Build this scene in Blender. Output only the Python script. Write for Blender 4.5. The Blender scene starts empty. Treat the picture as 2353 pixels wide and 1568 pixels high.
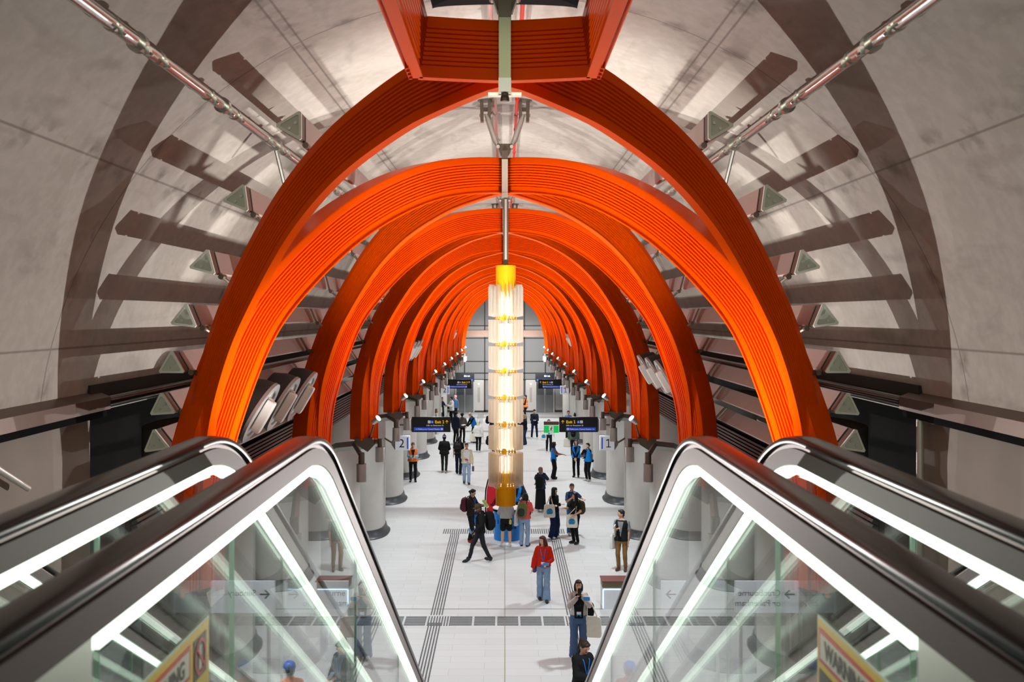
import bpy, bmesh, math, random
from mathutils import Vector, Matrix, noise
random.seed(7)
S = bpy.context.scene
COL = S.collection
PI = math.pi
R = math.radians
H0 = 7.3            # eye height above the platform
FP = 35.0 / 36.0 * 2353
ORG = {}

# ------------------------------------------------------------------ camera
cam_d = bpy.data.cameras.new('camera')
cam_d.lens = 35.0
cam_d.sensor_width = 36.0
cam_d.shift_x = 16.5 / 2353
cam_d.shift_y = -60.0 / 2353
cam_d.clip_start = 0.05
cam_d.clip_end = 300
cam_d.dof.use_dof = True
cam_d.dof.focus_distance = 17.0
cam_d.dof.aperture_fstop = 5.2
cam = bpy.data.objects.new('camera', cam_d)
COL.objects.link(cam)
cam.location = (0, 0, H0)
cam.rotation_euler = (PI / 2, 0, 0)
S.camera = cam

def floor_at(px, py):
    """platform floor point seen at a photo pixel"""
    y = H0 * FP / (py - 724.0)
    return Vector(((px - 1160.0) * y / FP, y, 0))

# ------------------------------------------------------------------ materials
MATS = {}
def _nt(name):
    m = bpy.data.materials.new(name)
    m.use_nodes = True
    nt = m.node_tree
    b = nt.nodes['Principled BSDF']
    return m, nt, b
def srgb(r, g, b):
    f = lambda c: (c / 255 / 12.92) if c / 255 <= 0.04045 else ((c / 255 + 0.055) / 1.055) ** 2.4
    return (f(r), f(g), f(b), 1)
def mat(name, col, rough=0.6, metal=0.0, var=0.06, scale=8.0, emit=None, es=0.0, spec=0.5, bump=0.0, aniso=0.0):
    if name in MATS: return MATS[name]
    m, nt, b = _nt(name)
    if len(col) == 3: col = (*col, 1)
    if var > 0:
        tc = nt.nodes.new('ShaderNodeTexCoord')
        nz = nt.nodes.new('ShaderNodeTexNoise'); nz.inputs['Scale'].default_value = scale
        nz.inputs['Detail'].default_value = 3
        nt.links.new(tc.outputs['Object'], nz.inputs['Vector'])
        mx = nt.nodes.new('ShaderNodeMix'); mx.data_type = 'RGBA'
        mx.inputs['A'].default_value = tuple(c * (1 - var) for c in col[:3]) + (1,)
        mx.inputs['B'].default_value = tuple(min(1, c * (1 + var)) for c in col[:3]) + (1,)
        nt.links.new(nz.outputs['Fac'], mx.inputs['Factor'])
        nt.links.new(mx.outputs['Result'], b.inputs['Base Color'])
        if bump > 0:
            bp = nt.nodes.new('ShaderNodeBump'); bp.inputs['Strength'].default_value = bump
            bp.inputs['Distance'].default_value = 0.01
            nt.links.new(nz.outputs['Fac'], bp.inputs['Height'])
            nt.links.new(bp.outputs['Normal'], b.inputs['Normal'])
    else:
        b.inputs['Base Color'].default_value = col
    b.inputs['Roughness'].default_value = rough
    b.inputs['Metallic'].default_value = metal
    b.inputs['Specular IOR Level'].default_value = spec
    if emit:
        b.inputs['Emission Color'].default_value = (*emit[:3], 1)
        b.inputs['Emission Strength'].default_value = es
    MATS[name] = m
    return m

def math_node(nt, op, a, b=None, c=None):
    n = nt.nodes.new('ShaderNodeMath'); n.operation = op
    for i, v in enumerate((a, b, c)):
        if v is None: continue
        if isinstance(v, (int, float)): n.inputs[i].default_value = v
        else: nt.links.new(v, n.inputs[i])
    return n.outputs[0]

def mix_col(nt, fac, a, b):
    mx = nt.nodes.new('ShaderNodeMix'); mx.data_type = 'RGBA'
    for k, v in (('A', a), ('B', b)):
        if isinstance(v, tuple): mx.inputs[k].default_value = v
        else: nt.links.new(v, mx.inputs[k])
    if isinstance(fac, (int, float)): mx.inputs['Factor'].default_value = fac
    else: nt.links.new(fac, mx.inputs['Factor'])
    return mx.outputs['Result']

def line_mask(nt, val, at, w):
    d = math_node(nt, 'ABSOLUTE', math_node(nt, 'SUBTRACT', val, at))
    mr = nt.nodes.new('ShaderNodeMapRange')
    mr.inputs['From Min'].default_value = w
    mr.inputs['From Max'].default_value = w * 0.3
    nt.links.new(d, mr.inputs['Value'])
    return mr.outputs['Result']

def concrete_vault():
    m, nt, b = _nt('vault_concrete')
    tc = nt.nodes.new('ShaderNodeTexCoord')
    sp = nt.nodes.new('ShaderNodeSeparateXYZ'); nt.links.new(tc.outputs['Object'], sp.inputs[0])
    x, y, z = sp.outputs
    phi = math_node(nt, 'ARCTAN2', math_node(nt, 'ABSOLUTE', x), math_node(nt, 'SUBTRACT', z, 6.03))
    def nz(scale, detail, stretch=None, dist=0.0):
        n = nt.nodes.new('ShaderNodeTexNoise'); n.inputs['Scale'].default_value = scale
        n.inputs['Detail'].default_value = detail; n.inputs['Distortion'].default_value = dist
        if stretch:
            mp = nt.nodes.new('ShaderNodeMapping'); mp.inputs['Scale'].default_value = stretch
            nt.links.new(tc.outputs['Object'], mp.inputs['Vector']); nt.links.new(mp.outputs[0], n.inputs['Vector'])
        else: nt.links.new(tc.outputs['Object'], n.inputs['Vector'])
        return n.outputs['Fac']
    big = nz(0.9, 5, None, 0.6); fine = nz(9, 4); streak = nz(2.2, 4, (2.2, 0.5, 1.2), 0.5)
    c = mix_col(nt, big, srgb(148, 142, 132), srgb(184, 177, 168))
    def ramp(v, a, bb):
        mr = nt.nodes.new('ShaderNodeMapRange'); mr.inputs['From Min'].default_value = a; mr.inputs['From Max'].default_value = bb
        nt.links.new(v, mr.inputs['Value']); return mr.outputs['Result']
    c = mix_col(nt, math_node(nt, 'MULTIPLY', ramp(fine, 0.42, 0.62), 0.22), c, srgb(198, 192, 186))
    c = mix_col(nt, math_node(nt, 'MULTIPLY', ramp(streak, 0.56, 0.72), 0.4), c, srgb(118, 110, 100))
    # joints between pours, with dirt along them
    masks = None
    for a in (25.8, 27.1, 51.8, 76.0):
        k = line_mask(nt, phi, R(a), 0.0035)
        masks = k if masks is None else math_node(nt, 'MAXIMUM', masks, k)
    ring = math_node(nt, 'PINGPONG', math_node(nt, 'SUBTRACT', y, 8.55), 2.265)
    masks = math_node(nt, 'MAXIMUM', masks, line_mask(nt, ring, 0.0, 0.014))
    c = mix_col(nt, math_node(nt, 'MULTIPLY', masks, 0.55), c, srgb(66, 60, 52))
    dirt = None
    for a in (26.5, 51.8):
        k = line_mask(nt, phi, R(a), 0.05)
        dirt = k if dirt is None else math_node(nt, 'MAXIMUM', dirt, k)
    dirt = math_node(nt, 'MAXIMUM', dirt, line_mask(nt, ring, 0.0, 0.16))
    dn = ramp(nz(3.5, 5), 0.5, 0.66)
    c = mix_col(nt, math_node(nt, 'MULTIPLY', math_node(nt, 'MULTIPLY', dirt, dn), 0.65), c, srgb(84, 77, 68))
    nt.links.new(c, b.inputs['Base Color'])
    b.inputs['Roughness'].default_value = 0.72
    bp = nt.nodes.new('ShaderNodeBump'); bp.inputs['Strength'].default_value = 0.15; bp.inputs['Distance'].default_value = 0.02
    nt.links.new(fine, bp.inputs['Height']); nt.links.new(bp.outputs[0], b.inputs['Normal'])
    return m

def floor_mat():
    m, nt, b = _nt('pale_stone_pavers')
    tc = nt.nodes.new('ShaderNodeTexCoord')
    sp = nt.nodes.new('ShaderNodeSeparateXYZ'); nt.links.new(tc.outputs['Object'], sp.inputs[0])
    br = nt.nodes.new('ShaderNodeTexBrick')
    br.offset = 0.37; br.inputs['Scale'].default_value = 1.0
    br.inputs['Brick Width'].default_value = 1.15; br.inputs['Row Height'].default_value = 0.38
    br.inputs['Mortar Size'].default_value = 0.004; br.inputs['Mortar Smooth'].default_value = 0.1
    br.inputs['Color1'].default_value = srgb(221, 221, 220); br.inputs['Color2'].default_value = srgb(214, 214, 214)
    br.inputs['Mortar'].default_value = srgb(182, 181, 180)
    nt.links.new(tc.outputs['Object'], br.inputs['Vector'])
    n = nt.nodes.new('ShaderNodeTexNoise'); n.inputs['Scale'].default_value = 0.7; n.inputs['Detail'].default_value = 5
    nt.links.new(tc.outputs['Object'], n.inputs['Vector'])
    c = mix_col(nt, math_node(nt, 'MULTIPLY', n.outputs['Fac'], 0.25), br.outputs['Color'], srgb(196, 196, 196))
    nt.links.new(c, b.inputs['Base Color'])
    b.inputs['Roughness'].default_value = 0.5
    return m

def glass_mat(name, tint, refl=1.0, f0=0.04):
    m = bpy.data.materials.new(name); m.use_nodes = True
    nt = m.node_tree
    for n in list(nt.nodes): nt.nodes.remove(n)
    out = nt.nodes.new('ShaderNodeOutputMaterial')
    tr = nt.nodes.new('ShaderNodeBsdfTransparent'); tr.inputs[0].default_value = tint
    gl = nt.nodes.new('ShaderNodeBsdfGlossy'); gl.inputs['Roughness'].default_value = 0.0
    geo = nt.nodes.new('ShaderNodeNewGeometry')
    dot = nt.nodes.new('ShaderNodeVectorMath'); dot.operation = 'DOT_PRODUCT'
    nt.links.new(geo.outputs['Normal'], dot.inputs[0]); nt.links.new(geo.outputs['Incoming'], dot.inputs[1])
    c = math_node(nt, 'SUBTRACT', 1.0, math_node(nt, 'ABSOLUTE', dot.outputs['Value']))
    f = math_node(nt, 'ADD', f0, math_node(nt, 'MULTIPLY', math_node(nt, 'POWER', c, 5.0), (1 - f0) * refl))
    mx = nt.nodes.new('ShaderNodeMixShader')
    nt.links.new(f, mx.inputs[0]); nt.links.new(tr.outputs[0], mx.inputs[1]); nt.links.new(gl.outputs[0], mx.inputs[2])
    nt.links.new(mx.outputs[0], out.inputs[0])
    return m

def acrylic_mat():
    m = bpy.data.materials.new('frosted_acrylic'); m.use_nodes = True
    nt = m.node_tree
    for n in list(nt.nodes): nt.nodes.remove(n)
    out = nt.nodes.new('ShaderNodeOutputMaterial')
    tr = nt.nodes.new('ShaderNodeBsdfTransparent'); tr.inputs[0].default_value = (0.97, 0.95, 0.92, 1)
    tl = nt.nodes.new('ShaderNodeBsdfTranslucent'); tl.inputs[0].default_value = (0.84, 0.82, 0.79, 1)
    df = nt.nodes.new('ShaderNodeBsdfDiffuse'); df.inputs[0].default_value = (0.80, 0.78, 0.75, 1)
    a = nt.nodes.new('ShaderNodeMixShader'); a.inputs[0].default_value = 0.5
    nt.links.new(tl.outputs[0], a.inputs[1]); nt.links.new(df.outputs[0], a.inputs[2])
    b = nt.nodes.new('ShaderNodeMixShader'); b.inputs[0].default_value = 0.50
    nt.links.new(tr.outputs[0], b.inputs[1]); nt.links.new(a.outputs[0], b.inputs[2])
    nt.links.new(b.outputs[0], out.inputs[0])
    return m

VAULT = concrete_vault()
FLOOR = floor_mat()
GLASS = glass_mat('balustrade_glass', (0.955, 0.985, 0.965, 1))
GLASS_EDGE = mat('glass_green_edge', srgb(196, 232, 216), 0.3, 0, 0.03)
ACRYL = acrylic_mat()
ORANGE = mat('orange_powdercoat', srgb(247, 85, 3), 0.28, 0, 0.05, 3.0, spec=0.025)
STEEL = mat('brushed_steel', (0.62, 0.61, 0.58), 0.36, 0.55, 0.08, 14)
DSTEEL = mat('dark_bronze_steel', srgb(112, 104, 94), 0.42, 0.6, 0.10, 9)
GALV = mat('galvanised_pipe', (0.62, 0.60, 0.58), 0.22, 1.0, 0.12, 10)
BRIGHT = mat('satin_steel_block', (0.78, 0.77, 0.72), 0.35, 0.9, 0.05, 9)
BAFFLE = mat('baffle_mauve_grey', srgb(168, 154, 148), 0.45, 0.35, 0.08, 5)
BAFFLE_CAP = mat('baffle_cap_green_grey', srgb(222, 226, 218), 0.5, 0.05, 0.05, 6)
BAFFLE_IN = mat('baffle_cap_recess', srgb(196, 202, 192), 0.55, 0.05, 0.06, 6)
BROWN = mat('brown_metal', srgb(104, 88, 80), 0.45, 0.5, 0.10, 5)
BLACK = mat('black_matt', srgb(10, 10, 11), 0.9, 0, 0.1, 8, spec=.08)
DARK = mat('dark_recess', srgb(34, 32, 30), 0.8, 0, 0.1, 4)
LOUVRE = mat('louvre_grey', srgb(74, 72, 72), 0.5, 0.4, 0.1, 6)
COLUMN = mat('column_concrete', srgb(188, 184, 178), 0.65, 0, 0.09, 2.2, bump=0.1)
PLINTH = mat('plinth_dark_grey', srgb(72, 74, 78), 0.4, 0.4, 0.08, 6)
WALLC = mat('wall_concrete', srgb(128, 120, 110), 0.7, 0, 0.16, 1.8, bump=0.1)
RUBBER = mat('handrail_rubber', srgb(16, 12, 12), 0.2, 0, 0.04, 9, spec=0.15)
GROOVE = mat('rail_groove', srgb(70, 40, 30), 0.4, 0.3, 0.05)
SATIN = mat('escalator_satin_steel', (0.165, 0.142, 0.146), 0.55, 0.10, 0.06, 6, spec=.12)
PANEL_ST = mat('balustrade_steel', (0.66, 0.68, 0.62), 0.32, 1.0, 0.05, 5)
LED = mat('light_strip', (1, 1, 1), 0.4, 0, 0, emit=(0.86, 1.0, 0.86), es=2.0)
STEPM = mat('escalator_step', srgb(70, 72, 74), 0.4, 0.6, 0.1, 20)
YELLOW = mat('pendant_yellow', srgb(252, 190, 8), 0.38, 0, 0.03, 4)
GLOW = mat('pendant_glow', (1, 1, 1), 0.4, 0, 0, emit=(1.0, 0.74, 0.42), es=3.0)
TUBE = mat('pendant_tube', (1, 1, 1), 0.4, 0, 0, emit=(1.0, 0.86, 0.68), es=1.2)
LAMP = mat('floodlight_lens', (1, 1, 1), 0.4, 0, 0, emit=(1.0, 0.93, 0.82), es=14.0)
WHITE = mat('white_enamel', srgb(232, 231, 228), 0.4, 0, 0.03)
TACTILE = mat('tactile_dark', srgb(96, 97, 100), 0.6, 0, 0.12, 20)
RED = mat('red_pipe', srgb(200, 30, 18), 0.4, 0, 0.05)

# ------------------------------------------------------------------ mesh builder
class MB:
    def __init__(s): s.v = []; s.f = []
    def add(s, vs, fs):
        o = len(s.v)
        s.v += [Vector(v) for v in vs]
        s.f += [tuple(i + o for i in f) for f in fs]
        return s
    def box(s, c, d, rot=None):
        c = Vector(c); x, y, z = (k / 2 for k in d)
        vs = [Vector((a * x, b * y, e * z)) for a in (-1, 1) for b in (-1, 1) for e in (-1, 1)]
        if rot is not None: vs = [rot @ v for v in vs]
        return s.add([c + v for v in vs], [(0, 1, 3, 2), (4, 6, 7, 5), (0, 4, 5, 1), (2, 3, 7, 6), (0, 2, 6, 4), (1, 5, 7, 3)])
    def ring_tube(s, rings, cap=True, closed=False):
        n = len(rings[0]); vs = [v for r in rings for v in r]; fs = []
        m = len(rings)
        for i in range(m if closed else m - 1):
            a, b = i * n, ((i + 1) % m) * n
            for j in range(n): fs.append((a + j, a + (j + 1) % n, b + (j + 1) % n, b + j))
        if cap and not closed:
            fs.append(tuple(range(n - 1, -1, -1))); fs.append(tuple((m - 1) * n + j for j in range(n)))
        return s.add(vs, fs)
    def tube(s, pts, r, n=8, cap=True):
        pts = [Vector(p) for p in pts]
        rs = r if isinstance(r, (list, tuple)) else [r] * len(pts)
        rings = []; up = None
        for i, p in enumerate(pts):
            t = (pts[min(i + 1, len(pts) - 1)] - pts[max(i - 1, 0)]).normalized()
            if up is None: up = Vector((0, 0, 1)) if abs(t.z) < 0.9 else Vector((0, 1, 0))
            a = t.cross(up); a.normalize(); b = a.cross(t).normalized(); up = b
            rings.append([p + (a * math.cos(2 * PI * j / n) + b * math.sin(2 * PI * j / n)) * rs[i] for j in range(n)])
        return s.ring_tube(rings, cap)
    def cyl(s, p, q, r, n=16, r2=None): return s.tube([p, q], [r, r if r2 is None else r2], n)
    def capsule(s, p, q, r1, r2, n=10, k=3):
        p, q = Vector(p), Vector(q)
        if (q - p).length < 1e-5: q = p + Vector((0, 0, 1e-4))
        t = (q - p).normalized(); pts = []; rs = []
        for i in range(k + 1):
            a = PI / 2 * (1 - i / k); pts.append(p - t * r1 * math.sin(a)); rs.append(max(r1 * math.cos(a), r1 * 0.08))
        for i in range(k + 1):
            a = PI / 2 * i / k; pts.append(q + t * r2 * math.sin(a)); rs.append(max(r2 * math.cos(a), r2 * 0.08))
        return s.tube(pts, rs, n)
    def ell(s, c, d, n=14, m=9, e=2.0, rot=None):
        c = Vector(c); rings = []
        f = lambda u: math.copysign(abs(u) ** (2 / e), u)
        for i in range(m + 1):
            a = -PI / 2 + PI * i / m; ca, sa = max(abs(f(math.cos(a))), 0.02), f(math.sin(a))
            rg = [Vector((d[0] * ca * f(math.cos(2 * PI * j / n)), d[1] * ca * f(math.sin(2 * PI * j / n)), d[2] * sa)) for j in range(n)]
            if rot is not None: rg = [rot @ v for v in rg]
            rings.append([c + v for v in rg])
        return s.ring_tube(rings)
    def lathe(s, prof, c, n=24, cap=True):
        c = Vector(c)
        return s.ring_tube([[c + Vector((r * math.cos(2 * PI * j / n), r * math.sin(2 * PI * j / n), z)) for j in range(n)] for r, z in prof], cap)
    def prism(s, poly, vec):
        vec = Vector(vec); a = [Vector(p) for p in poly]
        return s.ring_tube([a, [p + vec for p in a]])
    def quad(s, *p): return s.add(p, [tuple(range(len(p)))])
    def disc(s, c, nrm, r, n=16, th=0.004):
        c = Vector(c); nrm = Vector(nrm).normalized()
        return s.cyl(c, c + nrm * th, r, n)
    def xf(s, M): s.v = [M @ v for v in s.v]; return s
    def mesh(s, name, org=Vector((0, 0, 0)), smooth=False):
        me = bpy.data.meshes.new(name)
        me.from_pydata([tuple(v - org) for v in s.v], [], s.f)
        bm = bmesh.new(); bm.from_mesh(me); bmesh.ops.recalc_face_normals(bm, faces=bm.faces); bm.to_mesh(me); bm.free()
        if smooth: smooth_mesh(me)
        return me
    def build(s, name, m, parent=None, smooth=False, org=None):
        org = ORG[parent.name] if parent is not None else (Vector(org) if org is not None else Vector((0, 0, 0)))
        me = s.mesh(name, org, smooth); me.materials.append(m)
        o = bpy.data.objects.new(name, me); COL.objects.link(o)
        if parent is not None: o.parent = parent
        else: o.location = org
        ORG[o.name] = org
        return o
def smooth_mesh(me, ang=40):
    me.polygons.foreach_set('use_smooth', [True] * len(me.polygons))
    try: me.set_sharp_from_angle(angle=R(ang))
    except Exception: pass

def tag(o, label, cat, group=None, kind=None):
    if label: o['label'] = label
    if cat: o['category'] = cat
    if group: o['group'] = group
    if kind: o['kind'] = kind
    return o
def thing(name, label, cat, loc=(0, 0, 0), group=None, rz=0.0):
    o = bpy.data.objects.new(name, None); COL.objects.link(o)
    o.empty_display_size = 0.1
    o.location = loc; o.rotation_euler = (0, 0, rz)
    ORG[o.name] = Vector(loc) if rz == 0 else Vector((0, 0, 0))
    return tag(o, label, cat, group)
def copy_tree(o, parent=None):
    c = o.copy(); COL.objects.link(c); c.parent = parent
    for ch in list(o.children): copy_tree(ch, c)
    return c
def struct(o, label=None):
    o['kind'] = 'structure'
    return o
ORD = ['first', 'second', 'third', 'fourth', 'fifth', 'sixth', 'seventh', 'eighth', 'ninth', 'tenth', 'eleventh', 'twelfth', 'thirteenth']

def text_mb(body, size, M, depth=0.0, align='LEFT', bold=0.0, space=1.0):
    cu = bpy.data.curves.new('text', 'FONT'); cu.body = body; cu.size = size; cu.align_x = align
    cu.offset = bold; cu.extrude = depth; cu.space_character = space; cu.resolution_u = 3
    o = bpy.data.objects.new('text', cu); COL.objects.link(o)
    dg = bpy.context.evaluated_depsgraph_get()
    me = bpy.data.meshes.new_from_object(o.evaluated_get(dg))
    mb = MB(); mb.add([M @ v.co for v in me.vertices], [tuple(p.vertices) for p in me.polygons])
    bpy.data.objects.remove(o); bpy.data.curves.remove(cu); bpy.data.meshes.remove(me)
    return mb
def facing(x, y, z, yaw=0.0):
    """frame for flat lettering: local x to the reader's right, local y up, facing -Y before yaw"""
    return Matrix.Translation((x, y, z)) @ Matrix.Rotation(yaw, 4, 'Z') @ Matrix.Rotation(PI / 2, 4, 'X')
# ================================================================== SETTING
VC, VR = 6.03, 4.02                       # vault centre height and radius
def z_(rel): return H0 + rel
def build_setting():
    # vault
    n = 72; a0 = R(85.4)
    inner = [Vector((VR * math.sin(-a0 + 2 * a0 * i / n), 0, VC + VR * math.cos(-a0 + 2 * a0 * i / n))) for i in range(n + 1)]
    outer = [Vector(((VR + .35) * math.sin(-a0 + 2 * a0 * i / n), 0, VC + (VR + .35) * math.cos(-a0 + 2 * a0 * i / n))) for i in range(n, -1, -1)]
    prof = inner + outer
    b = MB()
    ys = [2.6, 8.55] + [8.55 + 4.53 * k for k in range(1, 15)] + [75.6]
    b.ring_tube([[p + Vector((0, y, 0)) for p in prof] for y in ys], cap=False)
    struct(b.build('ceiling', VAULT, smooth=True))
    struct(MB().box((0, 42, -.15), (18, 70, .3)).build('floor', FLOOR))
    struct(MB().box((0, -.6, H0 - 1.55), (8.1, 8.0, .2)).build('floor_upper', mat('landing_stone', srgb(150, 148, 146), .5)))
    zb = VC + VR * math.cos(a0)
    for s, nm in ((-1, 'left'), (1, 'right')):
        struct(MB().box((s * 4.15, 4.35, 3.25), (.3, 10.5, 6.5)).build('wall_' + nm, WALLC))
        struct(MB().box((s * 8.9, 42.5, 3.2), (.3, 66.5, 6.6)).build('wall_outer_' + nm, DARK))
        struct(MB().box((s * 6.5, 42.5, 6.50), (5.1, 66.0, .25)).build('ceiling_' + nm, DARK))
        struct(MB().box((s * 6.6, 9.5, 3.2), (4.6, .2, 6.4)).build('wall_light_stop_' + nm, DARK))  # unseen wall added to keep world light out of the side aisle
    # end wall with lift doors
    Y = 74.7
    pan = mat('end_wall_glass', srgb(158, 160, 160), .5, .0, .04, .6)
    pan2 = mat('end_wall_upper', srgb(112, 112, 110), .3, .0, .04, .6)
    seam = mat('end_wall_joint', srgb(34, 36, 36), .5, 0, 0)
    brz = mat('bronze_band', srgb(118, 96, 84), .35, .6, .08, 2)
    w = MB().box((0, Y + .2, 1.22), (8.6, .4, 2.44)).box((0, Y + .2, 4.46), (8.6, .4, 4.04)).build('wall_end', pan)
    struct(w)
    MB().box((0, Y + .2, 8.3), (8.6, .4, 3.6)).build('upper_panel', pan2, w)
    MB().box((0, Y - .06, 5.9), (8.6, .2, .5)).build('bronze_band', brz, w)
    sm = MB()
    for z in (6.48, 5.55, 3.81, 2.93, 2.44): sm.box((0, Y - .02, z), (8.6, .05, .075))
    for x in (-3.8, -3.02, -1.5, 1.47, 3.04, 3.8): sm.box((x, Y - .02, 4.9), (.08, .05, 5.0 if abs(x) > 1.6 else 9.8))
    sm.box((0, Y - .02, .08), (8.6, .05, .16))
    sm.build('joint', seam, w)
    grey = mat('lift_glass', srgb(120, 124, 126), .18, .3, .05, .8)
    for i, s in enumerate((-1, 1)):
        d = struct(thing('door_%d' % (i + 1), None, None, (s * 3.0, Y - .05, 0)))
        for k in (-1, 1):
            lf = MB().box((s * 3.0 + k * .335, Y - .05, 1.15), (.63, .06, 2.26)).build('door_leaf', grey, d)
            MB().box((s * 3.0 + k * .335, Y - .085, 1.7), (.5, .02, .8)).build('door_glass', mat('lift_glass_dark', srgb(84, 88, 90), .12, .2, .04), lf)
        fr = MB()
        for k in (-1, 0, 1): fr.box((s * 3.0 + k * .68, Y - .07, 1.16), (.07 if k else .03, .1, 2.34))
        fr.box((s * 3.0, Y - .07, 2.33), (1.43, .1, .07)).build('door_frame', STEEL, d)
        p = thing('lift_call_panel', 'brushed steel lift call panel beside the ' + side(s) + ' lift doors', 'panel', (s * 1.95, Y - .05, 0), 'steel panels between the lift doors')
        MB().box((s * 1.95, Y - .05, 1.28), (.74, .06, 2.3)).build('face_plate', STEEL, p)
        bs = MB().box((s * 1.95, Y - .09, 1.3), (.18, .03, 1.1)).build('button_strip', mat('panel_strip', srgb(178, 174, 168), .4, .6), p)
        for zz in (1.3, 1.02): MB().disc((s * 1.95, Y - .11, zz), (0, -1, 0), .035).build('button', mat('button_pale', srgb(150, 160, 158), .4), bs)
        MB().disc((s * 1.95, Y - .115, 2.12), (0, -1, 0), .05).build('indicator_light', mat('indicator', (1, 1, 1), .4, 0, 0, emit=(.6, .9, 1), es=3), bs)

def trims():
    """raised guide bars and floor joints"""
    k = 1
    for s in (-1, 1):
        b = MB()
        for j in range(5):
            x = s * 1.66 + (j - 2) * .066
            y = 17.0
            while y < 33.0:
                if not 23.2 < y < 24.2: b.box((x, y + .29, .004), (.028, .58, .008))
                y += .6
        struct(b.build('trim_%d' % k, TACTILE)); k += 1
    b = MB()
    x = -2.05
    while x < 2.05: b.box((x, 33.55, .004), (.032, .72, .008)); x += .072
    struct(b.build('trim_%d' % k, TACTILE)); k += 1
    b = MB()
    x = -4.6
    while x < 4.6:
        if abs(abs(x + .27) - 1.66) < .3:
            for j in range(9): b.box((x + .03 + j * .065, 23.72, .004), (.03, .72, .008))
        else:
            for j in range(9): b.box((x + .27, 23.4 + j * .081, .004), (.50, .036, .008))
        x += .55
    struct(b.build('trim_%d' % k, TACTILE)); k += 1
    jm = mat('brass_joint', srgb(178, 168, 146), .5, .3, .05)
    struct(MB().box((0, 41, .002), (.018, 64, .004)).build('trim_%d' % k, jm)); k += 1
    dj = mat('dark_joint', srgb(130, 128, 126), .5, .3, .05)
    b = MB()
    for y in (24.7, 46.5, 64.0): b.box((0, y, .002), (8.6, .03, .004))
    struct(b.build('trim_%d' % k, dj)); k += 1
    b = MB()
    for s in (-1, 1):
        for j in range(5): b.box((s * 1.75 + (j - 2) * .09, 70, .004), (.03, 6.5, .008))
    struct(b.build('trim_%d' % k, TACTILE)); k += 1

def side(s): return 'platform-two side' if s < 0 else 'platform-one side'

def columns():
    hx, hy, cx = .75, 1.15, 4.78
    def ring(ex, z):
        n = 40; pts = []
        for j in range(n):
            a = 2 * PI * j / n; c, d = math.cos(a), math.sin(a)
            pts.append(Vector(((hx + ex) * math.copysign(abs(c) ** .8, c), (hy + ex) * math.copysign(abs(d) ** .8, d), z)))
        return pts
    first = None
    for s in (-1, 1):
        for n in range(2, 12):
            loc = (s * cx, YF(n), 0)
            lab = 'pale round-edged concrete column, %s from the escalators on the %s' % (ORD[n - 2], side(s))
            if first is None:
                t = thing('column', lab, 'column', loc, 'concrete columns')
                o = Vector(loc)
                MB().ring_tube([[p + o for p in ring(0, z)] for z in (.2, 5.62)]).build('shaft', COLUMN, t, smooth=True)
                MB().ring_tube([[p + o for p in ring(e, z)] for e, z in ((.16, 0), (.16, .03), (.07, .10), (.03, .27), (.0, .275))]).build('plinth', PLINTH, t, smooth=True)
                first = t
            else:
                t = copy_tree(first); t.location = loc; t['label'] = lab
            t['kind'] = 'thing'
    return first

def YF(n): return 9.63 + 5.95 * (n - 1)

# ------------------------------------------------------------------ arches
PD = [(0, 1.535), (.137, 1.53), (.54, 1.452), (.80, 1.375), (1.333, 1.125), (1.771, .766), (2.06, .425), (2.36, -.005), (2.54, -.31), (2.70, -.68), (2.84, -1.12), (2.90, -1.62), (2.91, -2.2), (2.91, -2.65)]
PO = [(0, 1.535), (.20, 1.515), (.50, 1.455), (.837, 1.345), (1.262, 1.09), (1.711, .70), (2.194, .085), (2.43, -.39), (2.665, -1.2), (2.74, -1.64), (2.77, -2.2), (2.77, -2.7)]
SL = 1.01
def resample(P, n):
    # Catmull-Rom through the points, then even spacing
    pts = []
    Q = [(-P[1][0], P[1][1])] + list(P) + [(P[-1][0], 2 * P[-1][1] - P[-2][1])]
    for i in range(1, len(Q) - 2):
        for k in range(12):
            t = k / 12
            p = []
            for c in (0, 1):
                a, b, d, e = Q[i - 1][c], Q[i][c], Q[i + 1][c], Q[i + 2][c]
                p.append(.5 * (2 * b + (d - a) * t + (2 * a - 5 * b + 4 * d - e) * t * t + (3 * b - a - 3 * d + e) * t ** 3))
            pts.append(p)
    pts.append(list(P[-1]))
    for _ in range(30):
        pts = [pts[0]] + [[(pts[i - 1][c] + 2 * pts[i][c] + pts[i + 1][c]) / 4 for c in (0, 1)] for i in range(1, len(pts) - 1)] + [pts[-1]]
    L = [0]
    for i in range(1, len(pts)): L.append(L[-1] + math.dist(pts[i], pts[i - 1]))
    out = []; j = 0
    for i in range(n):
        d = L[-1] * i / (n - 1)
        while j < len(L) - 2 and L[j + 1] < d: j += 1
        u = (d - L[j]) / max(L[j + 1] - L[j], 1e-9)
        out.append((pts[j][0] + (pts[j + 1][0] - pts[j][0]) * u, pts[j][1] + (pts[j + 1][1] - pts[j][1]) * u))
    return out
W_ = .45
def section(kind):
    """(r outward, t towards the visible side) outline of the limb"""
    f = [(0, .022), (.014, .022), (.018, 0), (.085, 0)]
    r = .088
    for k in range(9):
        f += [(r, -.016), (r + .008, -.016), (r + .013, .004), (r + .029, .004)]
        r += .033
    f += [(W_ - .06, 0), (W_ - .015, 0), (W_, -.008)]
    if kind == 'dark':
        return f + [(W_, -.06), (0, -.06)]
    return f + [(W_, -.40), (W_ - .04, -.40), (W_ - .04, -.09), (.0, -.09)]
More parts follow.
